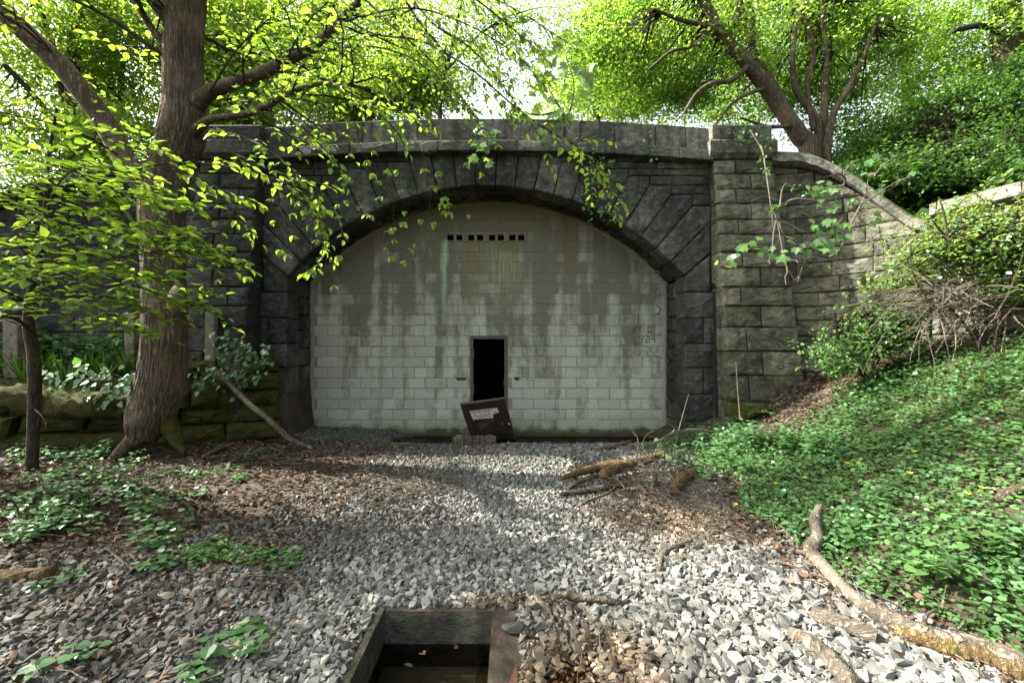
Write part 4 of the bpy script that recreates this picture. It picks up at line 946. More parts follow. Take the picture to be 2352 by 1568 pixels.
# ------------------------------------------------------------------ trees beyond the bridge
def clumps(F, Gt, blobs, n, per, leaf, rad, src=None, tone=.5, flat=.5, tubes=.5):
    wts = np.array([b[3] * b[4] for b in blobs], float); wts /= wts.sum()
    for _ in range(n):
        b = blobs[rng.choice(len(blobs), p=wts)]; c = W(b[0], b[1], b[2]); s = b[2] / F0
        while True:
            v = rng.uniform(-1, 1, 3)
            if v @ v < 1: break
        v = v * (.55 + .45 * rng.random()) / max(.45, np.linalg.norm(v)) if rng.random() < .5 else v
        c = c + v * np.array((b[3] * s, (b[5] if len(b) > 5 else .6 * b[3] * s), b[4] * s))
        m = max(5, int(per * rng.uniform(.5, 1.5))); r_ = rad * rng.uniform(.6, 1.3)
        ax = nrm(np.array((rng.normal(), rng.normal(), .25 * rng.normal()))); P = c + rng.normal(size=(m, 3)) * np.array((r_, r_, r_ * flat)) * .6 + ax * rng.uniform(-1, 1, (m, 1)) * r_
        D = nrm(rng.normal(size=(m, 3)) * np.array((1, 1, .6)) - UP * .25); N = nrm(UP * .9 + rng.normal(size=(m, 3)) * .55)
        F.add(P, D, N, leaf * rng.uniform(.65, 1.25, m), tone + rng.normal() * .16 + rng.normal(size=m) * .13)  # random tint per clump imitates more and less lit foliage
        if src is not None and rng.random() < tubes:
            a = src[np.argmin(np.linalg.norm(src - c - np.array((0, 0, .8)), axis=1) + rng.random(len(src)) * .8)]; mid = (a + c) / 2 + rng.normal(size=3) * .12 + UP * .1
            L_ = np.linalg.norm(c - a)
            if L_ < 1.9: Gt.tube(smooth_path([a, mid, c], 7), np.linspace(.012 + .004 * L_, .004, 7), 4)
            Gt.tube(walk(c - ax * r_, ax, 2 * r_, 4, .15, 0), .004, 3)
def bg_tree(name, label, cat, stems, blobs, n, per, leaf, mat, rad=.5, tone=.5, group=None, bark='bark_bg', tubes=.5, flat=.5):
    b0 = np.array(stems[0][0][0][:3], float) if stems else None
    base = W(*b0) if stems else W(blobs[0][0], blobs[0][1], blobs[0][2]); base = np.array((base[0], base[1], max(hz(base[0], base[1]), -1)))
    t = thing(name, label, cat, base, group); src = []
    for k, (seq, rads) in enumerate(stems):
        pts = PX(seq); rads = list(np.broadcast_to(rads, (len(pts),)))
        if k == 0 or seq[0][1] > 330: pts = np.vstack([[pts[0][0], pts[0][1], min(pts[0][2], hz(pts[0][0], pts[0][1]) - .1)], pts]); rads = [rads[0] * 1.15] + list(rads)
        q = smooth_path(np.column_stack([pts, np.broadcast_to(rads, (len(pts),))]), 10 + 6 * len(pts)); g = Geo(); g.tube(q[:, :3], q[:, 3], 10, True, .06); g.build('trunk' if k == 0 else 'limb', M[bark], t, True); src.append(q[:, :3])
    src = np.vstack(src) if src else None
    F = Fol(); g = Geo(); clumps(F, g, blobs, n, per, leaf, rad, src, tone, flat, tubes)
    if g.n: g.build('twigs', M['twig'], t)
    F.build('crown', M[mat], t, T_RHOMB, 0); return t
GB = 'trees rising behind the bridge'
bg_tree('woodland_tree', 'grey forked tree standing in the bright gap behind the left wing wall', 'tree', [([(165, 420, 11), (168, 330, 11), (166, 200, 11), (170, 80, 11), (185, -90, 11)], [.17, .17, .15, .13, .1]), ([(165, 270, 11), (140, 190, 11), (118, 100, 10.8), (85, 0, 10.6), (70, -60, 10.5)], [.1, .09, .075, .06, .05]), ([(160, 330, 11), (120, 270, 10.8), (60, 200, 10.5), (10, 150, 10.3)], .06), ([(168, 240, 11), (180, 150, 11), (182, 60, 11), (195, -40, 11)], .045)],
        [(110, 60, 11, 200, 150), (30, 300, 10.5, 130, 90), (200, 330, 10.5, 110, 80), (60, 440, 10, 120, 60)], 230, 80, .11, 'leaf_left', .5, .55, GB)
bg_tree('woodland_tree', 'thin tree with several dark stems just left of the big trunk', 'tree', [([(240, 430, 12), (250, 330, 12), (252, 200, 12), (246, 90, 12), (236, -60, 12)], [.1, .1, .085, .07, .05]), ([(250, 300, 12), (275, 220, 12), (285, 130, 12), (310, 50, 12), (340, -30, 12)], .055), ([(262, 400, 12.3), (268, 280, 12.3), (280, 200, 12.3), (262, 120, 12.3), (268, 0, 12.3)], .06)],
        [(290, 120, 12, 150, 140), (300, 320, 11.5, 110, 90), (200, 200, 12, 110, 110)], 210, 80, .11, 'leaf_left', .5, .6, GB)
bg_tree('woodland_tree', 'pale straight trunk standing behind the left end of the parapet', 'tree', [([(606, 330, 14), (604, 240, 14), (600, 120, 14), (597, 0, 14), (590, -120, 14)], [.26, .26, .24, .22, .18]), ([(600, 60, 14), (660, -20, 14), (700, -60, 14)], .1)],
        [(600, 90, 13.2, 190, 130), (700, 200, 12.5, 150, 90), (560, 240, 12.5, 120, 80), (820, 60, 13, 160, 110)], 380, 85, .11, 'leaf_left', .55, .5, GB)
bg_tree('woodland_tree', 'brown trunk half hidden right beside the big trunk', 'tree', [([(486, 360, 13), (488, 250, 13), (484, 120, 13), (480, 0, 13), (478, -100, 13)], [.17, .17, .16, .14, .12]), ([(482, 100, 13), (520, 20, 13), (560, -40, 13)], .06)],
        [(500, 110, 12.5, 140, 130), (520, 270, 12, 100, 70)], 190, 85, .125, 'leaf_left', .5, .55, GB)
bg_tree('woodland_tree', 'leafy young tree showing above the parapet left of the open sky', 'tree', [([(880, 290, 11.5), (876, 220, 11.5), (890, 120, 11.5), (900, 20, 11.5)], [.07, .06, .05, .03])],
        [(880, 215, 11.5, 130, 60), (960, 190, 12, 100, 60), (780, 240, 11, 120, 45)], 230, 85, .1, 'leaf_left', .45, .45, GB)
bg_tree('woodland_tree', 'far hazy-green treetop low in the open sky above the parapet', 'tree', [([(1370, 300, 17), (1372, 220, 17), (1368, 120, 17)], [.16, .14, .08])],
        [(1370, 215, 17, 130, 60), (1450, 180, 16, 120, 90), (1180, 265, 18, 130, 20)], 150, 75, .13, 'leaf_left', .6, .75, GB)
bg_tree('woodland_tree', 'bare brown leaning trunk in the bright top right corner', 'tree', [([(2335, 260, 11), (2325, 160, 11), (2310, 60, 11), (2300, -60, 11)], [.36, .32, .3, .26]), ([(2320, 90, 11), (2260, 60, 10.8), (2190, 70, 10.6)], .07)],
        [(2230, 30, 11.5, 140, 60), (2330, 20, 10.5, 80, 90)], 45, 70, .09, 'leaf_right', .45, .6, GB)
bg_tree('leaning_tree', 'dark many-stemmed tree leaning left on the bank above the right wing wall', 'tree',
        [([(1860, 350, 9.3), (1835, 310, 9.3), (1795, 250, 9.2), (1745, 180, 9.0), (1700, 130, 8.9), (1655, 75, 8.8), (1610, -10, 8.7), (1580, -80, 8.6)], [.2, .18, .165, .145, .13, .11, .09, .07]), ([(1850, 345, 9.5), (1810, 260, 9.5), (1770, 190, 9.4), (1730, 120, 9.3), (1725, 30, 9.2), (1700, -60, 9.1)], [.12, .11, .1, .085, .07, .05]),
         ([(1885, 345, 9.4), (1872, 270, 9.4), (1835, 220, 9.3), (1822, 170, 9.3), (1825, 80, 9.3), (1850, -30, 9.3)], [.1, .085, .065, .058, .05, .04]), ([(1895, 345, 9.4), (1893, 240, 9.4), (1898, 130, 9.4), (1890, 30, 9.4), (1900, -60, 9.4)], [.08, .07, .06, .05, .04]),
         ([(1900, 345, 9.2), (1915, 260, 9.2), (1950, 200, 9.2), (1975, 150, 9.1), (2010, 60, 9)], [.08, .07, .06, .045, .03]), ([(1868, 300, 9.3), (1855, 200, 9.3), (1868, 120, 9.3), (1845, 40, 9.3)], .05), ([(1720, 150, 8.9), (1680, 185, 8.6), (1640, 190, 8.4), (1600, 215, 8.3), (1565, 270, 8.2)], [.06, .05, .045, .035, .02]),
         ([(1655, 80, 8.8), (1620, 60, 8.6), (1560, 45, 8.4), (1500, 20, 8.3)], [.06, .05, .04, .02]), ([(1640, 50, 8.8), (1600, 100, 8.5), (1540, 120, 8.3), (1490, 160, 8.2)], [.05, .04, .03, .02]), ([(1770, 200, 9.1), (1720, 215, 8.8), (1680, 240, 8.7), (1640, 290, 8.6)], [.05, .04, .03, .02]), ([(1810, 290, 9.2), (1760, 290, 9.0), (1700, 270, 8.9)], [.05, .035, .02]), ([(1690, 60, 8.9), (1700, 0, 8.8), (1690, -60, 8.8)], .08)],
        [(1560, 110, 9.6, 240, 130), (1450, 190, 10.2, 170, 90), (1760, 60, 10.5, 220, 110), (1680, 230, 10.4, 170, 60), (1950, 110, 10, 180, 130), (1370, 70, 10.2, 110, 90), (1900, 250, 10.2, 130, 70)], 560, 105, .078, 'leaf_right', .36, .5, None, 'bark', 1.0, .38)
bg_tree('woodland_tree', 'loose green canopy filling the upper right behind the leaning tree', 'tree', [([(2080, 330, 13), (2085, 200, 13), (2070, 60, 13), (2080, -60, 13)], [.17, .15, .12, .1]), ([(2085, 220, 13), (2150, 120, 13), (2200, 30, 13)], .07)],
        [(2060, 110, 12.5, 200, 140), (2180, 190, 12, 130, 90), (2100, 290, 11.5, 170, 60), (1700, 130, 13, 330, 130), (1420, 120, 14, 160, 110)], 470, 100, .088, 'leaf_right', .42, .42, GB, 'bark_bg', .6, .4)
bg_tree('evergreen_shrub', 'deep green arching shrub on the shaded bank at the right edge', 'shrub', [([(2210, 430, 8.6), (2230, 350, 8.6), (2270, 270, 8.6), (2320, 220, 8.6)], .03)] + [([(2100 + 30 * k, 440, 8.4), (2130 + 36 * k, 340, 8.4), (2180 + 45 * k, 270, 8.4), (2230 + 50 * k, 240, 8.3)], .018) for k in range(6)],
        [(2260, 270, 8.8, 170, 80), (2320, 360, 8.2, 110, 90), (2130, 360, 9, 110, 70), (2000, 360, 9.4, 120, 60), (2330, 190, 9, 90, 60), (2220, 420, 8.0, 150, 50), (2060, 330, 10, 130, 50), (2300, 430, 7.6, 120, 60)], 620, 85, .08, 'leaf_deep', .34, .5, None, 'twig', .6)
bg_tree('woodland_tree', 'airy tree with thin leafy twigs against the open sky above the middle of the parapet', 'tree', [([(1010, 290, 10.5), (1015, 200, 10.5), (1040, 100, 10.4), (1060, 0, 10.3), (1070, -80, 10.3)], [.06, .055, .045, .035, .03]), ([(1020, 170, 10.4), (1090, 90, 10.2), (1160, 40, 10)], .025), ([(1030, 130, 10.4), (970, 60, 10.2), (930, 0, 10)], .025)],
        [(1080, 110, 10.3, 170, 140), (1180, 40, 10, 120, 90), (960, 60, 10.3, 140, 110)], 175, 34, .085, 'leaf_left', .4, .45, GB)
bg_tree('woodland_tree', 'broad leafy tree on the upper bank just beyond the left edge of the picture', 'tree', [([(-560, 420, 11), (-560, 200, 11), (-540, -100, 11)], [.25, .22, .15])], [(-420, 120, 11, 330, 260), (-760, 200, 12, 300, 260), (-350, 380, 11.5, 200, 110)], 210, 70, .13, 'leaf_left', .6, .5, GB)
bg_tree('woodland_tree', 'broad leafy tree on the hillside just beyond the right edge of the picture', 'tree', [([(2700, 330, 10), (2690, 100, 10), (2700, -150, 10)], [.25, .22, .15])], [(2680, 60, 10, 280, 240), (2560, 200, 10.5, 170, 110), (2900, 220, 10, 250, 200)], 190, 70, .11, 'leaf_right', .55, .5, GB)
# unseen tree added left of the frame, its crown placed to break up the sunlight
bg_tree('woodland_tree', 'unseen tall tree added outside the left edge to break up the sunlight', 'tree', [([(-700, 760, 5.5), (-690, 400, 5.5), (-660, 0, 5.5), (-640, -500, 5.5)], [.3, .28, .24, .15]), ([(-670, 150, 5.5), (-480, -100, 5.4), (-250, -250, 5.2)], .08)],
        [(-893, -400, 4.6, 400, 340, 1.5), (-700, 60, 6.2, 260, 230, 1.6), (-960, -700, 4.3, 270, 200, 1.0)], 100, 60, .12, 'leaf_left', .8, .5)

# sycamore seedling and other plants rooted on the stonework
def leafy_plant(name, label, cat, stems, leaves, size, lmat, tmpl, smat='twig', indiv=80, group=None, rad=.008, wide=1.0):
    b = np.array(stems[0][0]); t = thing(name, label, cat, b, group); g = Geo()
    for pts in stems: g.tube(smooth_path(pts, 6 + 5 * len(pts)), np.linspace(rad, rad * .35, 6 + 5 * len(pts)), 5)
    g.build('stem', M[smat], t)
    F = Fol()
    for p, d, n_, s_, tn in leaves: F.add(p, d, n_, s_ * size, tn)
    F.build('foliage', M[lmat], t, tmpl, indiv, 'stuff', wide); return t
def loose(spots, Y, jit, per=1, face=(0, -.75, .55), tone=.55, dropd=.5):
    out = []
    for q in spots:
        for _ in range(per):
            p = W(q[0] + rng.normal() * jit, q[1] + rng.normal() * jit, (q[2] if len(q) > 2 else Y) + rng.normal() * .05)
            d = nrm(np.array((rng.normal() * .8, -.35, -dropd + rng.normal() * .35))); out.append((p, d, nrm(np.array(face) + rng.normal(size=3) * .3), rng.uniform(.7, 1.2), tone + rng.normal() * .2))
    return out
leafy_plant('sycamore_seedling', 'young sycamore with pale yellow leaves growing out of the parapet top', 'sapling', [PX([(1297, 322, 7.8), (1296, 280, 7.9), (1285, 245, 7.9), (1262, 205, 7.9), (1250, 150, 7.9), (1225, 90, 7.9)]), PX([(1296, 285, 7.9), (1312, 245, 7.9), (1318, 190, 7.9), (1300, 130, 7.9)]), PX([(1290, 255, 7.9), (1230, 265, 7.8), (1190, 250, 7.8)])],
            loose([(1240, 120), (1265, 150), (1300, 110), (1320, 150), (1335, 190), (1250, 190), (1280, 200), (1320, 225), (1230, 230), (1210, 255), (1345, 170), (1290, 160), (1260, 95), (1300, 265), (1275, 240), (1225, 160)], 7.9, 14, 5, tone=.85), .2, 'leaf_maple', T_MAPLE, 'twig', 90, None, .018)
leafy_plant('wall_sycamore', 'green sycamore shoots rooted in the joint under the middle of the parapet', 'sapling', [PX([(1120, 300, 7.75), (1118, 335, 7.6), (1110, 360, 7.5), (1098, 385, 7.5)]), PX([(1120, 300, 7.75), (1150, 300, 7.6), (1165, 310, 7.6)]), PX([(1122, 300, 7.7), (1095, 290, 7.6)])],
            loose([(1085, 292), (1110, 298), (1130, 305), (1150, 308), (1105, 335), (1095, 350), (1085, 370), (1100, 362), (1120, 340), (1120, 380), (1140, 325)], 7.5, 9, 2, tone=.45), .15, 'leaf_maple', T_MAPLE, 'twig', 40)
leafy_plant('ivy', 'trailing green plant hanging down over the right haunch of the arch', 'creeper', [PX([(1330, 345, 7.7), (1350, 390, 7.75), (1365, 440, 7.8), (1390, 490, 7.8), (1410, 510, 7.8)]), PX([(1350, 390, 7.8), (1330, 430, 7.8), (1350, 490, 7.8)]), PX([(1365, 430, 7.8), (1400, 450, 7.8), (1430, 460, 7.8)])],
            loose([(1340, 365), (1365, 360), (1390, 370), (1350, 395), (1380, 395), (1345, 430), (1360, 450), (1385, 460), (1400, 480), (1350, 470), (1370, 500), (1400, 505), (1420, 490), (1410, 450), (1330, 350), (1375, 420)], 7.72, 12, 10, tone=.6), .07, 'leaf_cover', T_LEAF, 'twig', 120)
leafy_plant('ivy', 'dark ivy patch clinging to the right pier cap', 'creeper', [PX([(1760, 285, 7.6), (1720, 310, 7.55), (1690, 318, 7.55)])], loose([(1690, 300), (1710, 296), (1725, 305), (1740, 310), (1755, 318), (1770, 322), (1780, 300), (1735, 325), (1700, 315)], 7.58, 10, 9, tone=.15), .075, 'leaf_deep', T_LEAF, 'twig', 60)
leafy_plant('ivy', 'small sprig of leaves on the parapet right of the sycamore seedling', 'creeper', [PX([(1490, 320, 7.6), (1492, 350, 7.65), (1500, 400, 7.7)])], loose([(1475, 290), (1490, 300), (1492, 330), (1498, 360), (1470, 320), (1600, 325)], 7.6, 7, 5, tone=.4), .06, 'leaf_bramble', T_LEAF, 'twig', 30)
def c5(seq, Y): return PX([((1750 + a / 4.704) * .9408, (380 + b / 4.704) * .9408, y) for (a, b), y in zip(seq, np.linspace(Y[0], Y[1], len(seq)))])
shr = [c5([(930, 1450), (1000, 1250), (1080, 1160), (1280, 1165), (1400, 1080), (1460, 950), (1340, 820), (1410, 760), (1500, 640), (1750, 500), (2050, 310), (2220, 240)], (7.3, 6.0)), c5([(1340, 820), (1250, 780), (1130, 740), (980, 670), (810, 620)], (6.7, 6.5)), c5([(980, 670), (1160, 750)], (6.6, 6.6)),
       c5([(700, 600), (860, 510), (1000, 500), (1150, 530), (1150, 600)], (6.7, 6.6)), c5([(730, 560), (755, 380), (800, 310)], (6.7, 6.6)), c5([(1310, 360), (1450, 340), (1475, 270), (1455, 220), (1530, 100), (1630, 40)], (6.7, 6.3)), c5([(1455, 225), (1380, 210), (1280, 240), (1210, 245)], (6.5, 6.4)), c5([(1540, 780), (1640, 590), (1700, 460), (1740, 280)], (6.6, 6.3)), c5([(1750, 215), (1830, 200), (1900, 120), (2060, 10)], (6.4, 6.1)), c5([(1280, 1165), (1100, 1140), (700, 1110), (290, 1145)], (6.9, 6.6))]
sl = [(1110, 340), (1200, 310), (1270, 300), (1150, 400), (1200, 385), (1250, 395), (1350, 390), (1690, 200), (1720, 215), (1890, 100), (1740, 50), (1930, 40), (1900, 330), (1840, 400), (1560, 490), (1590, 530), (1380, 560), (1300, 600), (1340, 570), (1230, 750), (1320, 740), (1290, 770), (1450, 780), (1230, 970), (1180, 960), (1130, 990), (1070, 1010), (980, 1030), (900, 1050), (1380, 920), (1330, 930), (1250, 1060), (1320, 1080), (1280, 1010), (620, 1050), (530, 1070), (480, 1100), (780, 1090), (720, 1140), (330, 1030), (250, 1030), (160, 1150), (240, 1140), (170, 1200), (1780, 760), (1850, 740), (1450, 840), (1490, 900), (2250, 190), (2300, 190), (1080, 830), (1150, 800), (1130, 850)]
sp6 = [((1750 + a / 4.704) * .9408, (380 + b / 4.704) * .9408, 6.45) for a, b in sl]
leafy_plant('maple_shrub', 'bare-stemmed shrub with pale lobed leaves in front of the right wing wall', 'shrub', shr, [(p, nrm(np.array((rng.normal() * .5 - .2, -.3, -.6))), nrm(np.array((-.45, -.55, .7)) + rng.normal(size=3) * .2), rng.uniform(.8, 1.2), tn) for p, d, n_, s_, tn in loose(sp6, 6.45, 2, 1)] + loose(sp6, 6.5, 16, 1), .125, 'leaf_maple', T_MAPLE, 'twig_pale', 110, None, .02)
vine = [c5([(505, -120), (535, 0), (560, 150), (600, 430), (635, 700), (645, 850)], (7.3, 7.1)), c5([(380, -300), (440, -200), (520, -60), (550, 80)], (7.4, 7.3)), c5([(640, 650), (690, 720), (740, 1000), (790, 1240), (860, 1370), (885, 1425), (940, 1385)], (7.0, 6.8)), c5([(680, 740), (650, 900), (635, 1100), (600, 1210), (615, 1245)], (7.0, 6.9)), c5([(720, 745), (800, 780), (880, 810), (940, 850), (1060, 885)], (6.9, 6.8)), c5([(800, 1280), (810, 1340), (785, 1400), (795, 1480)], (6.9, 6.8)), c5([(800, 1210), (900, 1200), (935, 1230)], (6.9, 6.8)), c5([(720, 760), (740, 850), (785, 920)], (6.9, 6.9))]
t = thing('hanging_vine', 'thin pale bare vine hanging in front of the right pier and wing wall', 'vine', vine[0][0]); g = Geo()
for v in vine: n = 6 + 4 * len(v); g.tube(smooth_path(v, n), np.linspace(.014, .005, n), 5)
g.build('stem', M['twig_pale'], t)
F = Fol()
for a, b in ((540, 40), (560, 170), (680, 600), (700, 590), (740, 580), (650, 620), (1000, 440), (1040, 430), (900, 360)):
    for _ in range(9): p = W((1750 + (a + rng.normal() * 28) / 4.704) * .9408, (380 + (b + rng.normal() * 16) / 4.704) * .9408, 6.95); F.add(p, nrm(rng.normal(size=3) - UP * .3), nrm(UP + rng.normal(size=3) * .5), .07, rng.random() * .5)
F.build('foliage', M['leaf_nettle'], t, T_LEAF, 60)
# ------------------------------------------------------------------ gravel
import bmesh
def ico(sub):
    bm = bmesh.new(); bmesh.ops.create_icosphere(bm, subdivisions=sub, radius=1); bm.verts.ensure_lookup_table()
    V = np.array([v.co[:] for v in bm.verts]); Fc = np.array([[v.index for v in f.verts] for f in bm.faces]); bm.free(); return V, Fc
def rock_shapes(sub, n, cuts=5):
    V0, Fc = ico(sub); out = []
    for _ in range(n):
        V = V0 * (1 + rng.normal(size=(len(V0), 1)) * .05)
        for _ in range(cuts):
            a = nrm(rng.normal(size=3)); d = rng.uniform(.4, .8); e = V @ a - d; V = V - np.where(e > 0, e, 0)[:, None] * a
        V = V * np.array((rng.uniform(1.0, 1.35), rng.uniform(.75, 1.0), rng.uniform(.55, .8))); out.append(V)
    return out, Fc
def hull_shapes(n, pts, want):
    """angular crushed stone: convex hulls, all with the same number of faces"""
    out = []; 
    while len(out) < n:
        P = nrm(rng.normal(size=(pts, 3))) * rng.uniform(.82, 1.12, (pts, 1)); P = np.sign(P) * np.abs(P) ** .62
        P *= np.array((rng.uniform(.95, 1.25), rng.uniform(.75, 1.0), rng.uniform(.55, .9)))
        bm = bmesh.new(); vs = [bm.verts.new(p) for p in P]; bmesh.ops.convex_hull(bm, input=vs); loose_ = [v for v in bm.verts if not v.link_faces]
        if loose_: bmesh.ops.delete(bm, geom=loose_, context='VERTS')
        bmesh.ops.triangulate(bm, faces=bm.faces[:]); bm.verts.ensure_lookup_table(); bm.verts.index_update()
        if len(bm.verts) == want: out.append((np.array([v.co[:] for v in bm.verts]), np.array([[v.index for v in f.verts] for f in bm.faces])))
        bm.free()
    return out
m = Mat('crushed_stone'); p = m.pos(); t = m.attr('tint'); w = m.attr('wet'); d = m.attr('dirt')
c = m.ramp(t, [(0, (.045, .046, .042)), (.45, (.125, .127, .115)), (.8, (.2, .198, .18)), (1, (.29, .275, .235))])
c = m.mix(m.map(m.noise(p, 60, 4, .65), .35, .7, 0, .55), c, m.mix(.5, c, (.05, .05, .045)))
c = m.mix(m.math('MULTIPLY', d, m.map(m.noise(p, 12, 4), .3, .6, .45, .95)), c, m.mix(.3, (.035, .03, .021), c))
c = m.mix(w, c, m.mix(.35, m.ramp(t, [(0, (.035, .02, .009)), (.6, (.1, .055, .02)), (1, (.24, .15, .065))]), c))
M['gravel'] = m.done(m.bsdf(c, m.map(w, 0, 1, .85, .3), m.bump(m.noise(p, 90, 4, .65), .35, .006), .35))
def gauss(x, y, cx_, cy_, sx, sy): return np.exp(-((x - cx_) / sx) ** 2 - ((y - cy_) / sy) ** 2)
def gravel_points(sp, jx, y0, y1):
    xs = np.arange(-7, 4.2, sp); ys = np.arange(y0, y1, sp * .95); X, Y = np.meshgrid(xs, ys); X = X + (np.arange(len(ys)) % 2)[:, None] * sp / 2
    X = (X + rng.normal(size=X.shape) * jx * sp).ravel(); Y = (Y + rng.normal(size=Y.shape) * jx * sp).ravel()
    edge = xb(Y) + .22 * wob(X, Y, 2.1) + .12
    left = np.interp(Y, [1, 3.2, 3.8, 5, 6.3, 7.2, 8.2], [-9, -5, -3.2, -2.4, -2.3, -3.4, -4.1]) + .35 * wob(X, Y, 1.7)
    k = (X < edge) & (X > left) & (np.abs(X) < 1.27 * Y + .5)
    k &= ~((X > PX0 - .06) & (X < PX1 + .17 + .03 * wob(X, Y * 5)) & (Y < PY1 + .05))
    k &= ~((Y > 7.9) & (np.abs(X - XC) > HS - .03)) & (Y < 8.86) & (Y < lw(X) - .1 + 9 * (X > -4.2))
    k &= gauss(X, Y, 1.18, 6.35, .42, .36) < .55 + .2 * wob(X, Y, 6)
    k &= ~((Y > 8.12 + .08 * wob(X, Y, 4)) & (np.abs(X - .35) < 2.5 + .2 * wob(X, Y, 3)))
    return X[k], Y[k]
def gravel_set(X, Y, r0, shapes):
    n = len(X); r = r0 * np.exp(np.clip(rng.normal(size=n) * .34, -.6, .55)) * np.where(Y < 3.4, 1.08, 1.0) * (1 + .25 * sm(.2, 1.6, X) * sm(4.2, 2.4, Y))
    Z = h(X, Y) + r * rng.uniform(.1, .55, n)
    wet = np.clip(gauss(X, Y, 1.75, 4.35, .95, .62) * 1.6 + gauss(X, Y, .42, 2.3, .5, .5) * 1.9 + gauss(X, Y, 1.1, 6.0, .5, .3) * 1.3 + gauss(X, Y, -.1, 2.95, .35, .09) * 1.3 + .45 * wob(X, Y, 3.1) * gauss(X, Y, 1.3, 3.4, 1.6, 1.6) + rng.normal(size=n) * .16 - .25, 0, 1)
    dirt = np.clip(sm(-.75, -2.0, X + .5 * wob(X, Y, 1.1) - .22 * (Y - 2.6)) + .9 * gauss(X, Y, -1.9, 6.3, 1.0, .6) + gauss(X, Y, -1.3, 5.4, .5, .25) + .75 * gauss(X, Y, -3.6, 7.4, 1.2, .5) + .35 * sm(6.6, 7.6, Y) + rng.normal(size=n) * .12, 0, 1)
    tint = np.clip(.5 + rng.normal(size=n) * .27 + .12 * wob(X, Y, .9), 0, 1)
    si = rng.integers(0, len(shapes), n); an = rng.uniform(0, 2*np.pi, n); tl = rng.normal(size=(n, 2)) * .35
    base = np.array([q[0] for q in shapes])[si] * r[:, None, None]
    ca, sa = np.cos(an)[:, None], np.sin(an)[:, None]
    x = base[..., 0]; y = base[..., 1]; z = base[..., 2] + x * tl[:, :1] + y * tl[:, 1:]
    V = np.stack([x * ca - y * sa + X[:, None], x * sa + y * ca + Y[:, None], z + Z[:, None]], -1)
    return V, tint, wet, dirt, r, si
near = hull_shapes(24, 14, 13); far = hull_shapes(16, 11, 10)
gi = 0; Vs, Fs, At = [], [], {'tint': [], 'wet': [], 'dirt': []}; off = 0
singles = []
for (sp, y0, y1, r0, shp, single) in ((.0355, 1.5, 3.9, .0198, near, True), (.027, 1.5, 3.9, .013, far, False), (.036, 3.9, 5.6, .0205, far, False), (.032, 3.9, 5.6, .016, far, False), (.034, 5.6, 8.86, .0195, far, False)):
    X, Y = gravel_points(sp, .28, y0, y1); V, ti, we, di, r, si = gravel_set(X, Y, r0, shp)
    keep = np.ones(len(X), bool)
    if single:
        px = F0 * r / np.maximum(Y, 1) * ((np.abs(X / Y) < 1.19) & (1.8 / Y < .82)); top = np.argsort(-px)[:290]; keep[top] = False
        for i in top: mk('stone', V[i], [shp[si[i]][1]], M['gravel'], ground, False, {'tint': np.full(len(V[i]), ti[i]), 'wet': np.full(len(V[i]), we[i]), 'dirt': np.full(len(V[i]), di[i])})
    V = V[keep]; m_, k_ = V.shape[:2]; Vs.append(V.reshape(-1, 3)); FF = np.array([q[1] for q in shp])[si[keep]]; Fs.append((np.arange(m_)[:, None, None] * k_ + FF + off).reshape(-1, 3)); off += m_ * k_
    for nm, a in (('tint', ti), ('wet', we), ('dirt', di)): At[nm].append(np.repeat(a[keep], k_))
o = mk('gravel', np.vstack(Vs), [np.vstack(Fs)], M['gravel'], None, False, {k: np.concatenate(v) for k, v in At.items()})
tag(o, 'bed of grey crushed stone covering the floor of the cutting', 'gravel', None, 'stuff'); print('gravel', off)

# ------------------------------------------------------------------ dead leaves and twig litter
def scatter(n, dens, x0, x1, y0, y1):
    X = rng.uniform(x0, x1, n * 6); Y = rng.uniform(y0, y1, n * 6); k = rng.random(n * 6) < dens(X, Y); return X[k][:n], Y[k][:n]
def wing_y(x): return np.interp(x, [3.7, 4.95, 5.4, 5.9, 6.3, 6.5], [7.35, 7.8, 7.6, 7.2, 6.65, 6.35])
def litter_strip(X, Y): return sm(1.75, 1.15, wing_y(X) - Y + .25 * wob(X, Y, 2)) * (X > 3.55) * (Y < wing_y(X)) * (X < 6.5)
def d_left(X, Y):
    a = np.where(Y < 3.3, .5, 1) * sm(-1.3, -2.2, X + .4 * wob(X, Y, 1.3)) * (Y < lw(X) - .1); a = a + .8 * gauss(X, Y, -1.35, 5.1, .5, .4) + .35 * gauss(X, Y, -1.0, 4.2, .7, .5); return np.clip(a, 0, 1)
FL = Fol()
for (n, dn, bx) in ((12500, d_left, (-7, -.4, 1.7, 7.6)), (6500, litter_strip, (3.5, 6.5, 4.6, 7.9)), (1500, lambda X, Y: gauss(X, xb(Y) + .12, X, xb(Y) + .12, 1, 1) * sm(.45, .05, np.abs(X - xb(Y) - .1)) * sm(6, 4, Y), (1.6, 3.6, 1.8, 6)), (420, lambda X, Y: .5 + 0 * X, (-2.5, 2.5, 2.2, 7.5)), (2400, lambda X, Y: sm(2.8, 3.4, X) * .6 * (Y < wing_y(X)), (2.8, 7, 2.2, 7)), (1200, lambda X, Y: (Y > lw(X) + .3) * 1.0, (-9, -4.3, 6.4, 7.9))):
    X, Y = scatter(n, dn, *bx); n = len(X)
    P = np.stack([X, Y, np.where((X > PX0) & (X < PX1) & (Y < PY1), -.205, h(X, Y) + rng.uniform(.004, .05, n))], -1); a = rng.uniform(0, 6.28, n); D = np.stack([np.cos(a), np.sin(a), rng.normal(size=n) * .25], -1)
    FL.add(P, D, nrm(UP + rng.normal(size=(n, 3)) * .55), rng.uniform(.03, .075, n), rng.random(n) ** 1.6)
o = FL.build('leaf_litter', M['litter'], None, T_LEAF, 0); tag(o, 'brown dead leaves lying over the left ground and under the right wall', 'leaf litter', None, 'stuff')
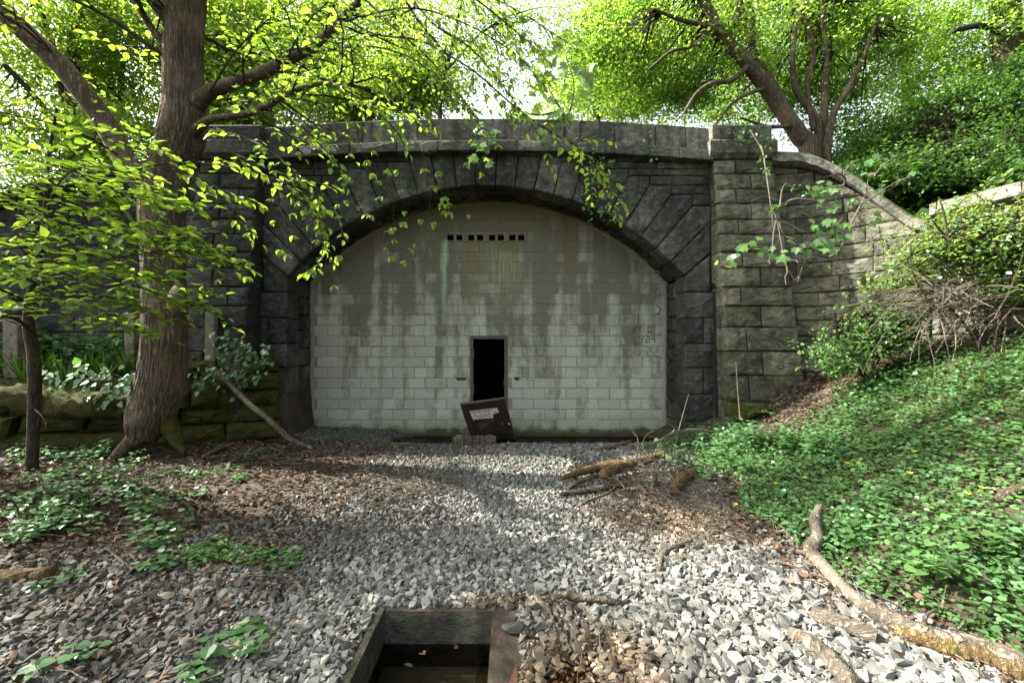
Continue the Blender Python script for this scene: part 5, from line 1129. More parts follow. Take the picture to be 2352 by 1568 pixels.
g = Geo()
for (n, dn, bx) in ((650, d_left, (-7, -.4, 1.9, 7.6)), (480, litter_strip, (3.5, 6.5, 4.6, 7.9)), (170, lambda X, Y: gauss(X, Y, 1.9, 4.7, .75, .6), (.8, 3.2, 3.6, 6)), (150, lambda X, Y: sm(.5, .1, np.abs(X - xb(Y))), (1.6, 3.6, 2, 6)), (70, lambda X, Y: 1 + 0 * X, (-2, 2.2, 2.3, 7.2)), (120, lambda X, Y: gauss(X, Y, -1.3, 5.2, .5, .35), (-2.4, -.3, 4.4, 6))):
    X, Y = scatter(n, dn, *bx)
    for x, y in zip(X, Y):
        if PX0 - .3 < x < PX1 + .4 and y < PY1 + .3: continue
        a = rng.random() * 6.28; L = rng.uniform(.1, .42); q = walk((x, y, 0), (math.cos(a), math.sin(a), 0), L, 4, .2, 0); q[:, 2] = h(q[:, 0], q[:, 1]) + .03 + rng.random() * .03 + np.array((0, .01, .02, .015, 0)) * rng.random()
        g.tube(q, np.linspace(.005, .0022, 5) * rng.uniform(.6, 1.5), 4)
o = g.build('twig_litter', M['driftwood']); tag(o, 'thin dry twigs scattered over the ground', 'twigs', None, 'stuff')

# ------------------------------------------------------------------ green ground cover on the right bank
def cover_ok(X, Y): return (X > xb(Y) + .1 + .2 * wob(X, Y, 2.3)) & (Y < np.where(X < 3.6, 7.2, wing_y(X) - .25)) & (X < 1.25 * Y + .6) & (X < 6.6) & (rng.random(X.shape) > litter_strip(X, Y) * 1.15)
FC = Fol(); sp = .0205
X, Y = np.meshgrid(np.arange(2, 6.6, sp), np.arange(1.7, 7.5, sp)); X = (X + rng.normal(size=X.shape) * sp * .5).ravel(); Y = (Y + rng.normal(size=Y.shape) * sp * .5).ravel()
k = cover_ok(X, Y) & (wob(X, Y, 5.2) + .7 * wob(X, Y, 13) + rng.normal(size=X.shape) * .45 > -.62); X, Y = X[k], Y[k]; n = len(X); print('cover', n)
cl = .5 + .5 * wob(X, Y, 6.5)
P = np.stack([X, Y, h(X, Y) + .012 + rng.random(n) ** 1.3 * (.03 + .1 * cl)], -1); a = rng.uniform(0, 6.28, n)
FC.add(P, np.stack([np.cos(a), np.sin(a), rng.normal(size=n) * .25 - .05], -1), nrm(UP + np.array((-.1, -.1, 0)) + rng.normal(size=(n, 3)) * .33), rng.uniform(.02, .042, n) * (.75 + .6 * cl), .45 + .25 * wob(X, Y, 1.5) + rng.normal(size=n) * .2)
o = FC.build('ground_cover', M['leaf_cover'], None, T_ROUND, 0); tag(o, 'carpet of small round green leaves over the right bank', 'ground cover', None, 'stuff')
FW = Fol(); X, Y = scatter(5200, lambda X, Y: np.clip(wob(X, Y, 2.7) + .25 + .9 * sm(5.2, 6.4, Y), 0, 1) * cover_ok(X, Y), 2.3, 6.6, 2, 7.4); n = len(X)
FW.add(np.stack([X, Y, h(X, Y) + .05 + rng.random(n) ** 1.2 * (.1 + .16 * sm(4.8, 6.2, Y))], -1), np.stack([rng.normal(size=n), rng.normal(size=n), -.15 + 0 * X], -1), nrm(UP + rng.normal(size=(n, 3)) * .4), rng.uniform(.03, .055, n), .45 + rng.normal(size=n) * .25)
o = FW.build('weeds', M['leaf_nettle'], None, T_HEART, 0); tag(o, 'taller pale weeds mixed into the green carpet of the right bank', 'ground cover', None, 'stuff')
for k, (px, py) in enumerate(((1945, 1085), (1972, 1086), (2090, 1111), (1780, 1130), (2385, 1080), (2258, 1150), (2222, 1163), (2382 - 60, 1040), (1850, 1118), (2100, 1060), (1690, 1180), (2180, 1010))):
    q = G(px, py); q[2] += .1; t = thing('celandine_flower', 'tiny yellow star flower in the green ground cover of the right bank', 'flower', q, 'yellow flowers in the ground cover'); g = Geo()
    for b in range(7): a = b / 7 * 6.28; g.add([q, q + .016 * np.array((math.cos(a - .25), math.sin(a - .25), .3)), q + .03 * np.array((math.cos(a), math.sin(a), .4)), q + .016 * np.array((math.cos(a + .25), math.sin(a + .25), .3))], F4=[(0, 1, 2, 3)])
    g.build('petals', M['flower'], t); g = Geo(); g.tube([q - UP * .1, q], .0025, 4); g.build('stem', M['grass'], t)

# ------------------------------------------------------------------ herbs, nettles, brambles, bushes
def herb(name, label, cat, x, y, hgt, nst, size, lmat, tmpl, group=None, indiv=40, lean=.35, pairs=5, wide=1.0, droop=.15, dz=0):
    b = np.array((x, y, hz(x, y) + dz)); t = thing(name, label, cat, b, group); g = Geo(); F = Fol()
    for _ in range(nst):
        a = rng.random() * 6.28; H = hgt * rng.uniform(.65, 1.1); q = walk(b + np.array((math.cos(a), math.sin(a), 0)) * .05 * rng.random() * nst ** .5, (math.cos(a) * lean, math.sin(a) * lean, 1), H, 6, .1, lean)
        g.tube(q, np.linspace(.005, .002, 7), 4)
        for j in range(pairs):
            f = (.25 + .75 * (j + 1) / pairs) * 5.99; i = int(min(f, 5)); p = q[i] + (q[i+1] - q[i]) * (f - i); a2 = j * 1.57 + rng.random() * .5
            for sg in (0, math.pi): dd = np.array((math.cos(a2 + sg), math.sin(a2 + sg), .25 - droop - .25 * rng.random())); F.add(p + dd * .02, dd, nrm(UP + dd * .25 + rng.normal(size=3) * .25), size * rng.uniform(.75, 1.15) * (1.15 - .5 * j / pairs), .5 + rng.normal() * .22)
    g.build('stem', M['twig'] if lmat == 'leaf_bramble' else M['grass'], t); F.build('foliage', M[lmat], t, tmpl, indiv, 'stuff', wide); return t
for px, py in ((1560, 1000), (1605, 985), (1650, 1030), (1585, 1050), (1665, 975), (1705, 1005), (1745, 1005), (1770, 1000), (1820, 1010), (1545, 1055), (1870, 1020), (1620, 1075), (1690, 1060)):
    q = G(px, py + 30); herb('nettle', 'pale green nettle standing at the foot of the right bank', 'nettle', q[0], q[1], rng.uniform(.3, .48), 5, .085, 'leaf_nettle', T_HEART, 'nettles at the foot of the right bank', 26, .3, 5)
for k, (px, py, lab) in enumerate(((2255, 1270, 'tall loose weed standing alone in the ground cover low on the right bank'), (2120, 1330, 'broad leaved weed in the ground cover beside the driftwood branch'))):
    q = G(px, py); herb('weed', lab, 'plant', q[0], q[1], .3, 4, .08, 'leaf_cover', T_HEART, None, 30)
BR = 'brambles on the left ground'
for px, py in ((20, 1080), (60, 1150), (110, 1110), (160, 1160), (200, 1110), (240, 1150), (40, 1200), (110, 1210), (170, 1215), (270, 1190), (250, 1090), (130, 1060), (20, 1250), (300, 1150), (215, 1060), (70, 1050), (260, 1230)):
    q = G(px, py); herb('bramble', 'low dark green bramble on the shaded left ground', 'bramble', q[0], q[1], rng.uniform(.25, .5), 6, .07, 'leaf_bramble', T_LEAF, BR, 16, .9, 6, 1.4)
for px, py, hh, ns, lab in ((350, 1262, .2, 4, 'dark leafy bramble shoot beside the bare twig on the left ground'), (395, 1225, .22, 4, 'bramble shoot with two very dark round leaves left of the gravel'), (350, 1310, .16, 4, 'bright bramble sprig at the edge of the left gravel'), (430, 1150, .14, 4, 'small plant on the bare ground left of the gravel'), (130, 1360, .15, 2, 'single dark leaf shoot in the lower left gravel'), (150, 1540, .14, 3, 'green seedling with broad leaves at the bottom left corner'), (510, 1540, .12, 5, 'small bright weed in the gravel near the pit'), (560, 1470, .08, 4, 'tiny weed growing in the gravel above the pit corner'), (420, 1090, .12, 4, 'little herb beside the curved stick on the left'), (545, 1105, .08, 4, 'pale little weed at the foot of the mossy wall')):
    q = G(px, py); herb('seedling', lab, 'plant', q[0], q[1], hh, ns, .075, 'leaf_bramble', T_HEART, None, 20, .7, 3)
def mat_patch(name, label, spots, rad, n, size, lm='leaf_cover', hh=.06):
    F = Fol(); b = None
    for px, py in spots:
        q = G(px, py); b = q if b is None else b; m = n; a = rng.uniform(0, 6.28, m); r = rad * np.sqrt(rng.random(m)); X = q[0] + r * np.cos(a) * 1.3; Y = q[1] + r * np.sin(a); z = h(X, Y) + .02 + rng.random(m) * hh; a = rng.uniform(0, 6.28, m)
        F.add(np.stack([X, Y, z], -1), np.stack([np.cos(a), np.sin(a), 0 * a], -1), nrm(UP + rng.normal(size=(m, 3)) * .3), size * rng.uniform(.7, 1.2, m), .45 + rng.normal(size=m) * .22)
    o = F.build(name, M[lm], None, T_ROUND, 0); tag(o, label, 'ground cover', None, 'stuff')
mat_patch('ground_cover', 'patch of bright creeping weeds in the gravel left of centre', [(440, 1285), (480, 1275), (530, 1280), (580, 1290), (620, 1285), (660, 1300), (500, 1262), (460, 1295)], .13, 70, .034)
mat_patch('ground_cover', 'thin scatter of small weeds at the left foot of the block wall', [(740, 1015), (760, 1010), (790, 1008), (820, 1010), (860, 1018), (720, 1022), (540, 1058), (580, 1050), (620, 1040), (480, 1095), (520, 1085), (440, 1100)], .16, 40, .035)
mat_patch('ground_cover', 'small green cushion between the nettles and the pool', [(1525, 1010), (1545, 1000), (1510, 1030), (1540, 1025)], .2, 190, .03)
# terrace herbs and grass
F = Fol(); X, Y = scatter(4600, lambda X, Y: (Y > lw(X) + .35) * 1.0, -9, -4.4, 6.7, 8); n = len(X)
F.add(np.stack([X, Y, h(X, Y) + rng.random(n) ** 1.2 * (.2 + .45 * sm(-5.0, -6.6, X))], -1), np.stack([rng.normal(size=n), rng.normal(size=n), -.1 + 0 * X], -1), nrm(UP + rng.normal(size=(n, 3)) * .45), rng.uniform(.05, .1, n), .5 + rng.normal(size=n) * .25)
o = F.build('terrace_herbs', M['leaf_nettle'], None, T_HEART, 0); tag(o, 'mixed green herbs covering the left terrace behind the big trunk', 'undergrowth', None, 'stuff')
F = Fol(); X, Y = scatter(46000, lambda X, Y: (Y > uw(X) + .2) * (np.abs(X) < 2.3 * Y) * (X > 4.9) * np.where(X > 1.35 * Y, .6, 1.0), 4.9, 24, 3.2, 17); n = len(X)
F.add(np.stack([X, Y, h(X, Y) + rng.random(n) ** 1.3 * (.35 + .5 * np.clip(wob(X, Y, 1.1), 0, 1))], -1), np.stack([rng.normal(size=n), rng.normal(size=n), -.3 + 0 * X], -1), nrm(UP * .8 + np.array((0, -.35, 0)) + rng.normal(size=(n, 3)) * .5), rng.uniform(.08, .16, n), .35 + .2 * wob(X, Y, 1.3) + rng.normal(size=n) * .22)
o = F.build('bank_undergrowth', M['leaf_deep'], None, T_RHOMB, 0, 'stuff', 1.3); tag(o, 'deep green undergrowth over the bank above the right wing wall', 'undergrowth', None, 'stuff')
def tuft(label, px, py, Y, n, L, group=None):
    q = W(px, py, Y); q[2] = hz(q[0], q[1]); F = Fol(); a = rng.uniform(0, 6.28, n); lean = rng.uniform(.3, 1.0, n)
    F.add(q + np.stack([np.cos(a), np.sin(a), 0 * a], -1) * .05, np.stack([np.cos(a) * lean, np.sin(a) * lean, np.ones(n)], -1), np.stack([-np.cos(a), -np.sin(a), np.ones(n) * .7], -1), L * rng.uniform(.6, 1.15, n), .5 + rng.normal(size=n) * .25)
    o = F.build('grass_tuft', M['grass'], None, T_BLADE, 0, None); tag(o, label, 'grass', group)
for px, Y in ((20, 6.9), (60, 6.7), (110, 7.0), (150, 6.8), (200, 7.1), (240, 7.0), (290, 7.2), (320, 7.0)): tuft('arching grass tuft on the left terrace between the posts and the mossy wall', px, 860, Y, 46, .5, 'grass tufts on the left terrace')
tuft('dry looking grass tuft at the foot of the left pier', 505, 760, 7.55, 30, .35)
def bush(name, label, stems, blobs, n, per, leaf, mt, rad, tone=.5, tubes=.6, cat='bush', smat='twig', srad=.02, wild=0, wl=.5):
    b = stems[0][0]; t = thing(name, label, cat, b); src = []
    g = Geo()
    for s_ in stems: q = smooth_path(s_, 14); g.tube(q, np.linspace(srad, srad * .3, 14), 5); src.append(q)
    F = Fol(); clumps(F, g, blobs, n, per, leaf, rad, np.vstack(src), tone, .6, tubes)
    for _ in range(wild):
        q_ = blobs[rng.integers(len(blobs))]; s_ = q_[2] / F0; v = nrm(rng.normal(size=3) + np.array((-.25, -.5, .45))); c = W(*q_[:3]) + v * np.array((q_[3] * s_, .5 * q_[3] * s_, q_[4] * s_)) * .75
        spray(F, g, walk(c, nrm(v + UP * .5 + rng.normal(size=3) * .3), wl * rng.uniform(.5, 1.3), 8, .13, .9), .005, 1, leaf, 6, 26, sag=.4, clen=.3, droop=.15, tone=tone, tilt=.4)
    o = g.build('branches', M[smat], t); o['kind'] = 'stuff'; F.build('foliage', M[mt], t, T_LEAF, 150); return t
def arch(px, py, Y, tx, ty, TY, n=1):
    a = W(px, py, Y); a[2] = hz(a[0], a[1]); b = W(tx, ty, TY); return [a, a * .6 + b * .4 + UP * .15, b]
bush('bush', 'bright green bush at the foot of the right wing wall', [arch(1980, 850, 6.3, 1920, 740, 6.1), arch(1985, 850, 6.3, 2000, 720, 6.2), arch(1990, 850, 6.2, 2060, 730, 6.1), arch(1990, 850, 6.2, 1930, 820, 6.0), arch(1990, 850, 6.2, 2060, 800, 6)],
     [(1990, 760, 6.2, 95, 60), (1930, 815, 6.1, 70, 40), (2050, 760, 6.1, 60, 60)], 120, 34, .062, 'leaf_cover', .17, .62, wild=22, wl=.35)
bush('hedge_bush', 'light green bush spilling over the sunlit return wall at the right edge', [arch(2250, 740, 5.4, 2180, 540, 5.4), arch(2260, 740, 5.4, 2290, 520, 5.3), arch(2260, 740, 5.4, 2080, 640, 5.5), arch(2280, 740, 5.2, 2340, 560, 5.1)],
     [(2230, 560, 5.5, 120, 62), (2130, 600, 5.7, 90, 48), (2060, 645, 5.8, 60, 28), (2330, 560, 5.3, 80, 75), (2330, 640, 5.2, 50, 50), (2200, 510, 5.8, 60, 40)], 230, 36, .055, 'leaf_maple', .18, .8, wild=46, wl=.5)
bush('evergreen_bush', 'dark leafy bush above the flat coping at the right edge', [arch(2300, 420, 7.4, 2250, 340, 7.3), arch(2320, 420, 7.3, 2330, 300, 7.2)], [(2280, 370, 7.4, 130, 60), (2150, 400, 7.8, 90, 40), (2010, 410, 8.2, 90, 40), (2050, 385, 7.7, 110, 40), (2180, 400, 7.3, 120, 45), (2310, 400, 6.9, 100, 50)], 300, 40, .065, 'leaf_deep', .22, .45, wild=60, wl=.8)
t = thing('bramble_thicket', 'tangle of bare pinkish brown bramble canes under the right hedge bush', 'thicket', G(2230, 760)); g = Geo()
for _ in range(190):
    a = W(rng.uniform(2110, 2420), rng.uniform(640, 750), rng.uniform(5.0, 5.9)); d = nrm(np.array((rng.normal() * 1.0 - .4, rng.normal() * .4, rng.normal() * .4 + .1))); L = rng.uniform(.4, 1.2); q = walk(a, d, L, 8, .1, .55); q[:, 2] = np.maximum(q[:, 2], h(q[:, 0], q[:, 1]) + .02); g.tube(q, np.linspace(.0085, .003, 9), 4)
o = g.build('canes', M['twig_pale'], t); o['kind'] = 'stuff'
for lab, px, py, Y, L, n in (('small fern hanging from the mossy joint of the right wing wall', 1870, 830, 7.25, .35, 8), ('little fern in the joint of the right wing wall above the first one', 1935, 815, 7.2, .3, 6), ('fern at the moss line of the right pier foot', 1745, 950, 7.0, .25, 7)):
    b = W(px, py, Y); t = thing('fern', lab, 'fern', b); g = Geo(); F = Fol()
    for k in range(n):
        a = rng.uniform(-2.9, -.2); q = walk(b, (math.cos(a), math.sin(a) * .7, .75), L, 8, .06, 4.2); g.tube(q, .002, 3); twig_leaves(F, q, 36, .05, UP, .1, .1, .2, .5, 1.3)
    g.build('stem', M['grass'], t); F.build('fronds', M['leaf_cover'], t, T_LEAF, 0, 'stuff', .6)
leafy_plant('bramble', 'dark bramble tangled round the post beside the left pier', 'bramble', [PX([(520, 880, 7.2), (540, 800, 7.1), (560, 770, 7.1), (610, 800, 7.0)]), PX([(500, 880, 7.2), (500, 800, 7.1), (540, 840, 7.0), (610, 830, 7.0)]), PX([(480, 870, 7.2), (560, 830, 7.0), (610, 850, 6.95)])],
            loose([(520, 770), (545, 790), (560, 810), (580, 800), (600, 815), (500, 800), (520, 830), (545, 850), (570, 845), (590, 835), (500, 860), (530, 870), (480, 850), (460, 870), (560, 870)], 7.05, 13, 16, (0, -.5, .8), .3), .085, 'leaf_bramble', T_HEART, 'twig', 100)
leafy_plant('bramble', 'leafy bramble trailing over the mossy bank left of the big trunk', 'bramble', [PX([(120, 900, 6.5), (180, 870, 6.3), (240, 880, 6.2), (280, 900, 6.1)]), PX([(200, 870, 6.4), (260, 860, 6.2), (310, 880, 6.1)])],
            loose([(140, 880), (170, 870), (200, 885), (215, 905), (240, 880), (255, 900), (270, 885), (190, 850), (230, 850), (280, 870), (120, 860), (300, 890)], 6.2, 14, 10, (0, -.5, .8), .5), .095, 'leaf_bramble', T_HEART, 'twig', 80)
t = thing('root_tangle', 'dead brown roots hanging in the open joint beside the right pier', 'roots', W(1625, 370, 7.8)); g = Geo()
for _ in range(60): q = walk(W(1622 + rng.normal() * 4, rng.uniform(360, 460), 7.86 - .06 * rng.random()), (rng.normal() * .3, -.2, -1), rng.uniform(.1, .3), 5, .3, .3); g.tube(q, .004, 3)
o = g.build('roots', M['twig'], t); o['kind'] = 'stuff'

# ------------------------------------------------------------------ logs, branches and sticks lying about
def Z1(zx, zy): return ((zx / 2.541) * .9408, (1050 + zy / 2.541) * .9408)
def Z2(zx, zy): return ((800 + zx / 2.541) * .9408, (1050 + zy / 2.541) * .9408)
def Z3(zx, zy): return ((1600 + zx / 2.541) * .9408, (1050 + zy / 2.541) * .9408)
def Z4(zx, zy): return ((1370 + zx / 6.72) * .9408, (1080 + zy / 6.72) * .9408)
def wood(name, label, cat, px, rads, mat, n=24, k=10, lift=0.0, bump=.07, extra=(), group=None, flat=1.0):
    pts = np.array([G(*q[:2]) for q in px]); rads = np.broadcast_to(np.asarray(rads, float), (len(pts),)); lf = np.broadcast_to(np.asarray(lift, float), (len(pts),))
    pts[:, 2] = h(pts[:, 0], pts[:, 1]) + rads * .75 + lf + .012
    q = smooth_path(np.column_stack([pts, rads]), n); t = thing(name, label, cat, pts[0], group); g = Geo(); g.tube(q[:, :3], np.maximum(q[:, 3], .002), k, True, bump)
    if flat != 1: V = g.V[0]; c = q[:, :3].mean(0)[2]; g.V[0] = np.column_stack([V[:, :2], c + (V[:, 2] - c) * flat])
    g.build('stem' if cat != 'log' else 'log_body', M[mat], t, True)
    for e in extra:
        i, d, L, r = e; i = int(i * (n - 1)); g = Geo(); w_ = walk(q[i, :3], d, L, 7, .12, .1); g.tube(w_, np.linspace(r, r * .4, 8), 7, True, .08); g.build('side_branch', M[mat], t, True)
    return t
wood('driftwood_branch', 'long bleached twisted branch with mossy thick end along the right edge of the gravel', 'branch', [Z3(1020, 625), Z3(990, 690), Z3(1005, 745), Z3(965, 810), Z3(1040, 890), Z3(1130, 985), Z3(1210, 1065), Z3(1330, 1160), Z3(1480, 1250), Z3(1620, 1320), Z3(1800, 1385), Z3(2000, 1440), Z3(2180, 1505), Z3(2330, 1580)], [.02, .045, .05, .055, .05, .045, .045, .05, .055, .058, .062, .066, .068, .07], 'driftwood', 90, 14, [.2, .14, .06, .03, .01, .01, .01, .01, .01, .01, .01, .01, .01, .01], .1, [(.26, (-.8, .3, .3), .12, .03), (.7, (.9, .6, .15), .3, .018)])
pts = np.array([G(*Z3(*q)) for q in ((1450, 1245), (1620, 1325), (1800, 1390), (2000, 1445), (2180, 1510), (2300, 1570))]); pts[:, 2] = h(pts[:, 0], pts[:, 1]) + np.array((.03, .05, .055, .055, .055, .055)); pts[:, 1] -= .014; pts[:, 0] -= .008
q = smooth_path(pts, 60); g = Geo(); g.tube(q, (.05 + .02 * np.linspace(0, 1, 60)) * np.where(np.arange(60) < 4, .5, 1) + .004 * rng.normal(size=60), 18, True, .1); o = g.build('moss', M['mossy_wood'], bpy.data.objects['driftwood_branch'], True)
wood('broken_log', 'pale splintered log end pointing out of the bottom edge of the picture', 'log', [Z3(840, 1290), Z3(900, 1340), Z3(990, 1400), Z3(1080, 1480), Z3(1160, 1570), Z3(1230, 1650)], [.03, .045, .05, .05, .05, .05], 'driftwood', 40, 14, 0, .12)
a, b = G(*Z3(965, 1175)), G(*Z3(1375, 1335)); d = nrm((b - a)[:2]); n_ = np.array((-d[1], d[0])) * .055; g = Geo(); U = np.linspace(0, 1, 9); V = []
for u in U:
    for s_, zz in ((-1, .0), (1, .0), (1, .022), (-1, .022)): c = a * (1 - u) + b * u; wv = 1 + .1 * math.sin(u * 9 + s_) - .35 * max(0, u - .85) * 4 - .3 * max(0, .1 - u) * 5; V.append((c[0] + n_[0] * s_ * wv, c[1] + n_[1] * s_ * wv, hz(c[0], c[1]) + .045 + zz + .01 * s_))
Fq = [(4*i + j, 4*i + (j+1) % 4, 4*i + 4 + (j+1) % 4, 4*i + 4 + j) for i in range(8) for j in range(4)] + [(3, 2, 1, 0), (32, 33, 34, 35)]
t = thing('old_plank', 'flat weathered plank lying on the gravel beside the long driftwood branch', 'plank', a); mk('board', V, [Fq], M['wet_wood'], t)
wood('driftwood', 'short curved piece of bleached driftwood on the gravel behind the pit', 'driftwood', [Z2(1392, 1085), Z2(1440, 1070), Z2(1500, 1065), Z2(1570, 1085), Z2(1650, 1090), Z2(1730, 1095), Z2(1785, 1105)], [.014, .022, .026, .024, .02, .022, .016], 'driftwood', 40, 12, .02, .14)
ST = 'stick'
SL = [('curved pale stick with a hooked end on the right gravel', [Z2(2260, 700), Z2(2200, 725), Z2(2130, 755), Z2(2075, 800), Z2(2062, 860), Z2(2055, 905)], [.012, .02, .022, .022, .02, .018], 'driftwood'),
      ('thin crooked stick just right of the hooked pale stick', [Z2(2330, 730), Z2(2250, 748), Z2(2210, 765), Z2(2195, 830)], [.01, .013, .014, .012], 'driftwood'),
      ('grey stick lying end-on in the wet stones right of the pit', [Z2(1358, 1100), Z2(1385, 1170), Z2(1402, 1220), Z2(1415, 1295)], .011, 'driftwood'),
      ('short bent stick in the wet stones at the bottom edge', [Z2(1455, 1400), Z2(1490, 1450), Z2(1545, 1490)], .01, 'twig'),
      ('thin twig crossing the wet stones toward the right', [Z2(1590, 1270), Z2(1650, 1300), Z2(1710, 1320), Z2(1790, 1350)], .007, 'twig'),
      ('short grey stick at the rim of the brown slab', [Z2(1170, 1280), Z2(1240, 1300), Z2(1310, 1320)], .009, 'twig'),
      ('brown twig lying across the pale gravel on the right', [Z3(240, 765), Z3(340, 850), Z3(460, 880), Z3(560, 915), Z3(740, 970)], [.006, .009, .009, .008, .005], 'driftwood'),
      ('forked grey branch lying across the ground cover on the right bank', [Z3(735, 10), Z3(705, 85), Z3(740, 135), Z3(820, 185), Z3(850, 238), Z3(1000, 232), Z3(1200, 250), Z3(1430, 264)], [.01, .016, .018, .018, .02, .022, .02, .016], 'bark_bg'),
      ('short pale-topped stick slanting through the ground cover', [Z3(1258, 482), Z3(1330, 500), Z3(1400, 540), Z3(1470, 575), Z3(1550, 615)], [.016, .018, .016, .014, .01], 'bark_bg'),
      ('thin drooping grey stem near the bottom of the right bank', [Z3(2010, 660), Z3(2060, 740), Z3(2110, 850)], .006, 'twig'),
      ('dark branch poking in from the right edge over the ground cover', [Z3(2120, 470), Z3(2200, 420), Z3(2320, 385)], [.03, .034, .036], 'bark'),
      ('brown stick with a bend on the left ground among the dead leaves', [Z1(905, 360), Z1(1000, 395), Z1(1090, 432), Z1(1150, 475), Z1(1185, 510), Z1(1205, 605)], [.01, .014, .016, .018, .02, .016], 'bark_bg'),
      ('short mossy stick near the mossy retaining wall', [Z1(1450, 100), Z1(1360, 135), Z1(1260, 180)], .03, 'mossy_wood'),
      ('little curved pale stick beside the small weeds at left', [Z1(1460, 205), Z1(1425, 225), Z1(1412, 265)], [.024, .03, .024], 'driftwood'),
      ('stubby pale stick standing at the foot of the mossy wall', [Z1(1580, 100), Z1(1545, 140), Z1(1520, 185)], [.012, .02, .022], 'driftwood'),
      ('long thin pale stick on the dark gravel below the leaning branch', [Z1(1950, 186), Z1(2120, 180), Z1(2280, 160)], [.008, .012, .008], 'driftwood'),
      ('short broken stick at the edge of the left gravel', [Z1(670, 760), Z1(750, 825), Z1(830, 890)], [.008, .012, .012], 'driftwood'),
      ('jointed pale twig on the gravel left of the pit', [Z1(1800, 930), Z1(1880, 1015), Z1(1905, 1090)], [.011, .01, .007], 'driftwood'),
      ('reddish twig pointing at the left wall of the pit', [Z1(1920, 1105), Z1(2000, 1140), Z1(2090, 1200)], [.006, .009, .008], 'driftwood'),
      ('straight grey stick near the bottom left edge', [Z1(1060, 1430), Z1(1035, 1500), Z1(1000, 1570)], .01, 'driftwood'),
      ('forked thin twig in the lower left gravel', [Z1(1300, 1040), Z1(1310, 1070), Z1(1290, 1110)], .008, 'twig'),
      ('grey branch lying in the puddle by the mossy pile', [Z4(600, 150), Z4(760, 130), Z4(930, 110)], [.03, .035, .02], 'wet_wood'),
      ('half sunk grey branch behind the puddle', [Z4(880, 70), Z4(1060, 40), Z4(1220, 0)], [.025, .03, .025], 'wet_wood')]
for lab, pth, r, mt in SL: wood('stick', lab, 'stick', pth, r, mt, 8 + 5 * len(pth), 9, 0.005, .1)
MP = [('thick orange-mossy branch lying longest across the top of the branch pile', [Z4(20, 690), Z4(280, 610), Z4(600, 545), Z4(900, 500), Z4(1200, 445), Z4(1450, 390), Z4(1700, 300)], [.025, .045, .06, .06, .062, .064, .055], 'mossy_wood', .05),
      ('stubby golden-mossy branch in the middle of the branch pile', [Z4(680, 740), Z4(850, 640), Z4(1000, 570), Z4(1180, 520)], [.062, .07, .068, .055], 'mossy_wood', .09),
      ('grey-green branch slanting out of the left of the branch pile', [Z4(130, 850), Z4(400, 700), Z4(620, 640), Z4(800, 640)], .03, 'wet_wood', .04),
      ('dark weathered branch along the front of the branch pile', [Z4(-20, 915), Z4(300, 885), Z4(700, 820), Z4(1100, 780)], [.022, .032, .036, .03], 'wet_wood', .02),
      ('thin olive branch arching in front of the branch pile', [Z4(380, 1095), Z4(700, 965), Z4(850, 870), Z4(960, 760), Z4(1080, 740), Z4(1300, 790), Z4(1480, 850), Z4(1650, 920)], .014, 'mossy_wood', .05),
      ('pale split stick leaning on the branch pile', [Z4(1070, 600), Z4(1200, 740), Z4(1390, 940)], [.02, .03, .024], 'driftwood', .05),
      ('short pale stick standing at the right of the branch pile', [Z4(1560, 660), Z4(1510, 800), Z4(1480, 930)], [.028, .026, .022], 'driftwood', .06),
      ('bright yellow-mossy branch stub at the right end of the branch pile', [Z4(2180, 590), Z4(2000, 720), Z4(1920, 810), Z4(1860, 900)], [.06, .068, .068, .055], 'mossy_wood', .04)]
for lab, pth, r, mt, lf in MP: wood('branch', lab, 'branch', pth, r, mt, 10 + 6 * len(pth), 11, lf, .12)
t = thing('twig_heap', 'heap of thin pale twigs tangled on the mossy branch pile', 'twigs', G(*Z4(1500, 800))); g = Geo()
for _ in range(170):
    c = G(*Z4(rng.uniform(700, 2200), rng.uniform(420, 1050))); a = rng.random() * 6.28; L = rng.uniform(.2, .75); q = walk(c + UP * (.03 + .14 * rng.random()), (math.cos(a), math.sin(a), rng.normal() * .25), L, 6, .16, .3); q[:, 2] = np.maximum(q[:, 2], h(q[:, 0], q[:, 1]) + .01); g.tube(q, np.linspace(.007, .003, 7) * rng.uniform(.6, 1.3), 4)
for seq in ([(450, 510), (580, 350), (730, 240)], [(980, 0), (1080, 80), (1180, 90), (1350, 260)], [(960, 280), (1200, 450), (1550, 620)]):
    q = np.array([G(*Z4(*s_)) for s_ in seq]); q[:, 2] += .06; g.tube(smooth_path(q, 14), .006, 4)
for seq in ([(1640, 600), (1690, 460), (1900, 190), (2100, 130), (2300, 150)], [(1960, -60), (2080, 180), (2200, 480), (2320, 700)], [(1470, -20), (1500, 150), (1470, 300)], [(1640, 620), (1700, 800), (1860, 960)]):
    q = np.array([np.array(W(*Z4(*s_), 4.9)) for s_ in seq]); g.tube(smooth_path(q, 16), .007, 4)
o = g.build('twigs', M['twig_pale'], t); o['kind'] = 'stuff'
t = thing('dead_shrub', 'bare leafless twiggy shrub poking up behind the nettles by the right pier', 'shrub', G(1545, 1050)); g = Geo()
for seq in ([(1545, 1055, 6.2), (1560, 985, 6.2), (1575, 930, 6.2), (1582, 903, 6.2)], [(1515, 1030, 6.2), (1540, 1000, 6.2), (1600, 990, 6.2), (1660, 1010, 6.2)], [(1525, 1010, 6.2), (1550, 985, 6.2), (1530, 970, 6.2), (1505, 958, 6.2)], [(1505, 1040, 6.2), (1530, 1000, 6.2), (1590, 985, 6.2), (1640, 990, 6.2)], [(1500, 1015, 6.2), (1540, 1003, 6.2)], [(1700, 960, 6.0), (1695, 900, 6.0), (1690, 830, 6.0)]):
    g.tube(smooth_path(PX(seq), 14), np.linspace(.012, .004, 14), 5)
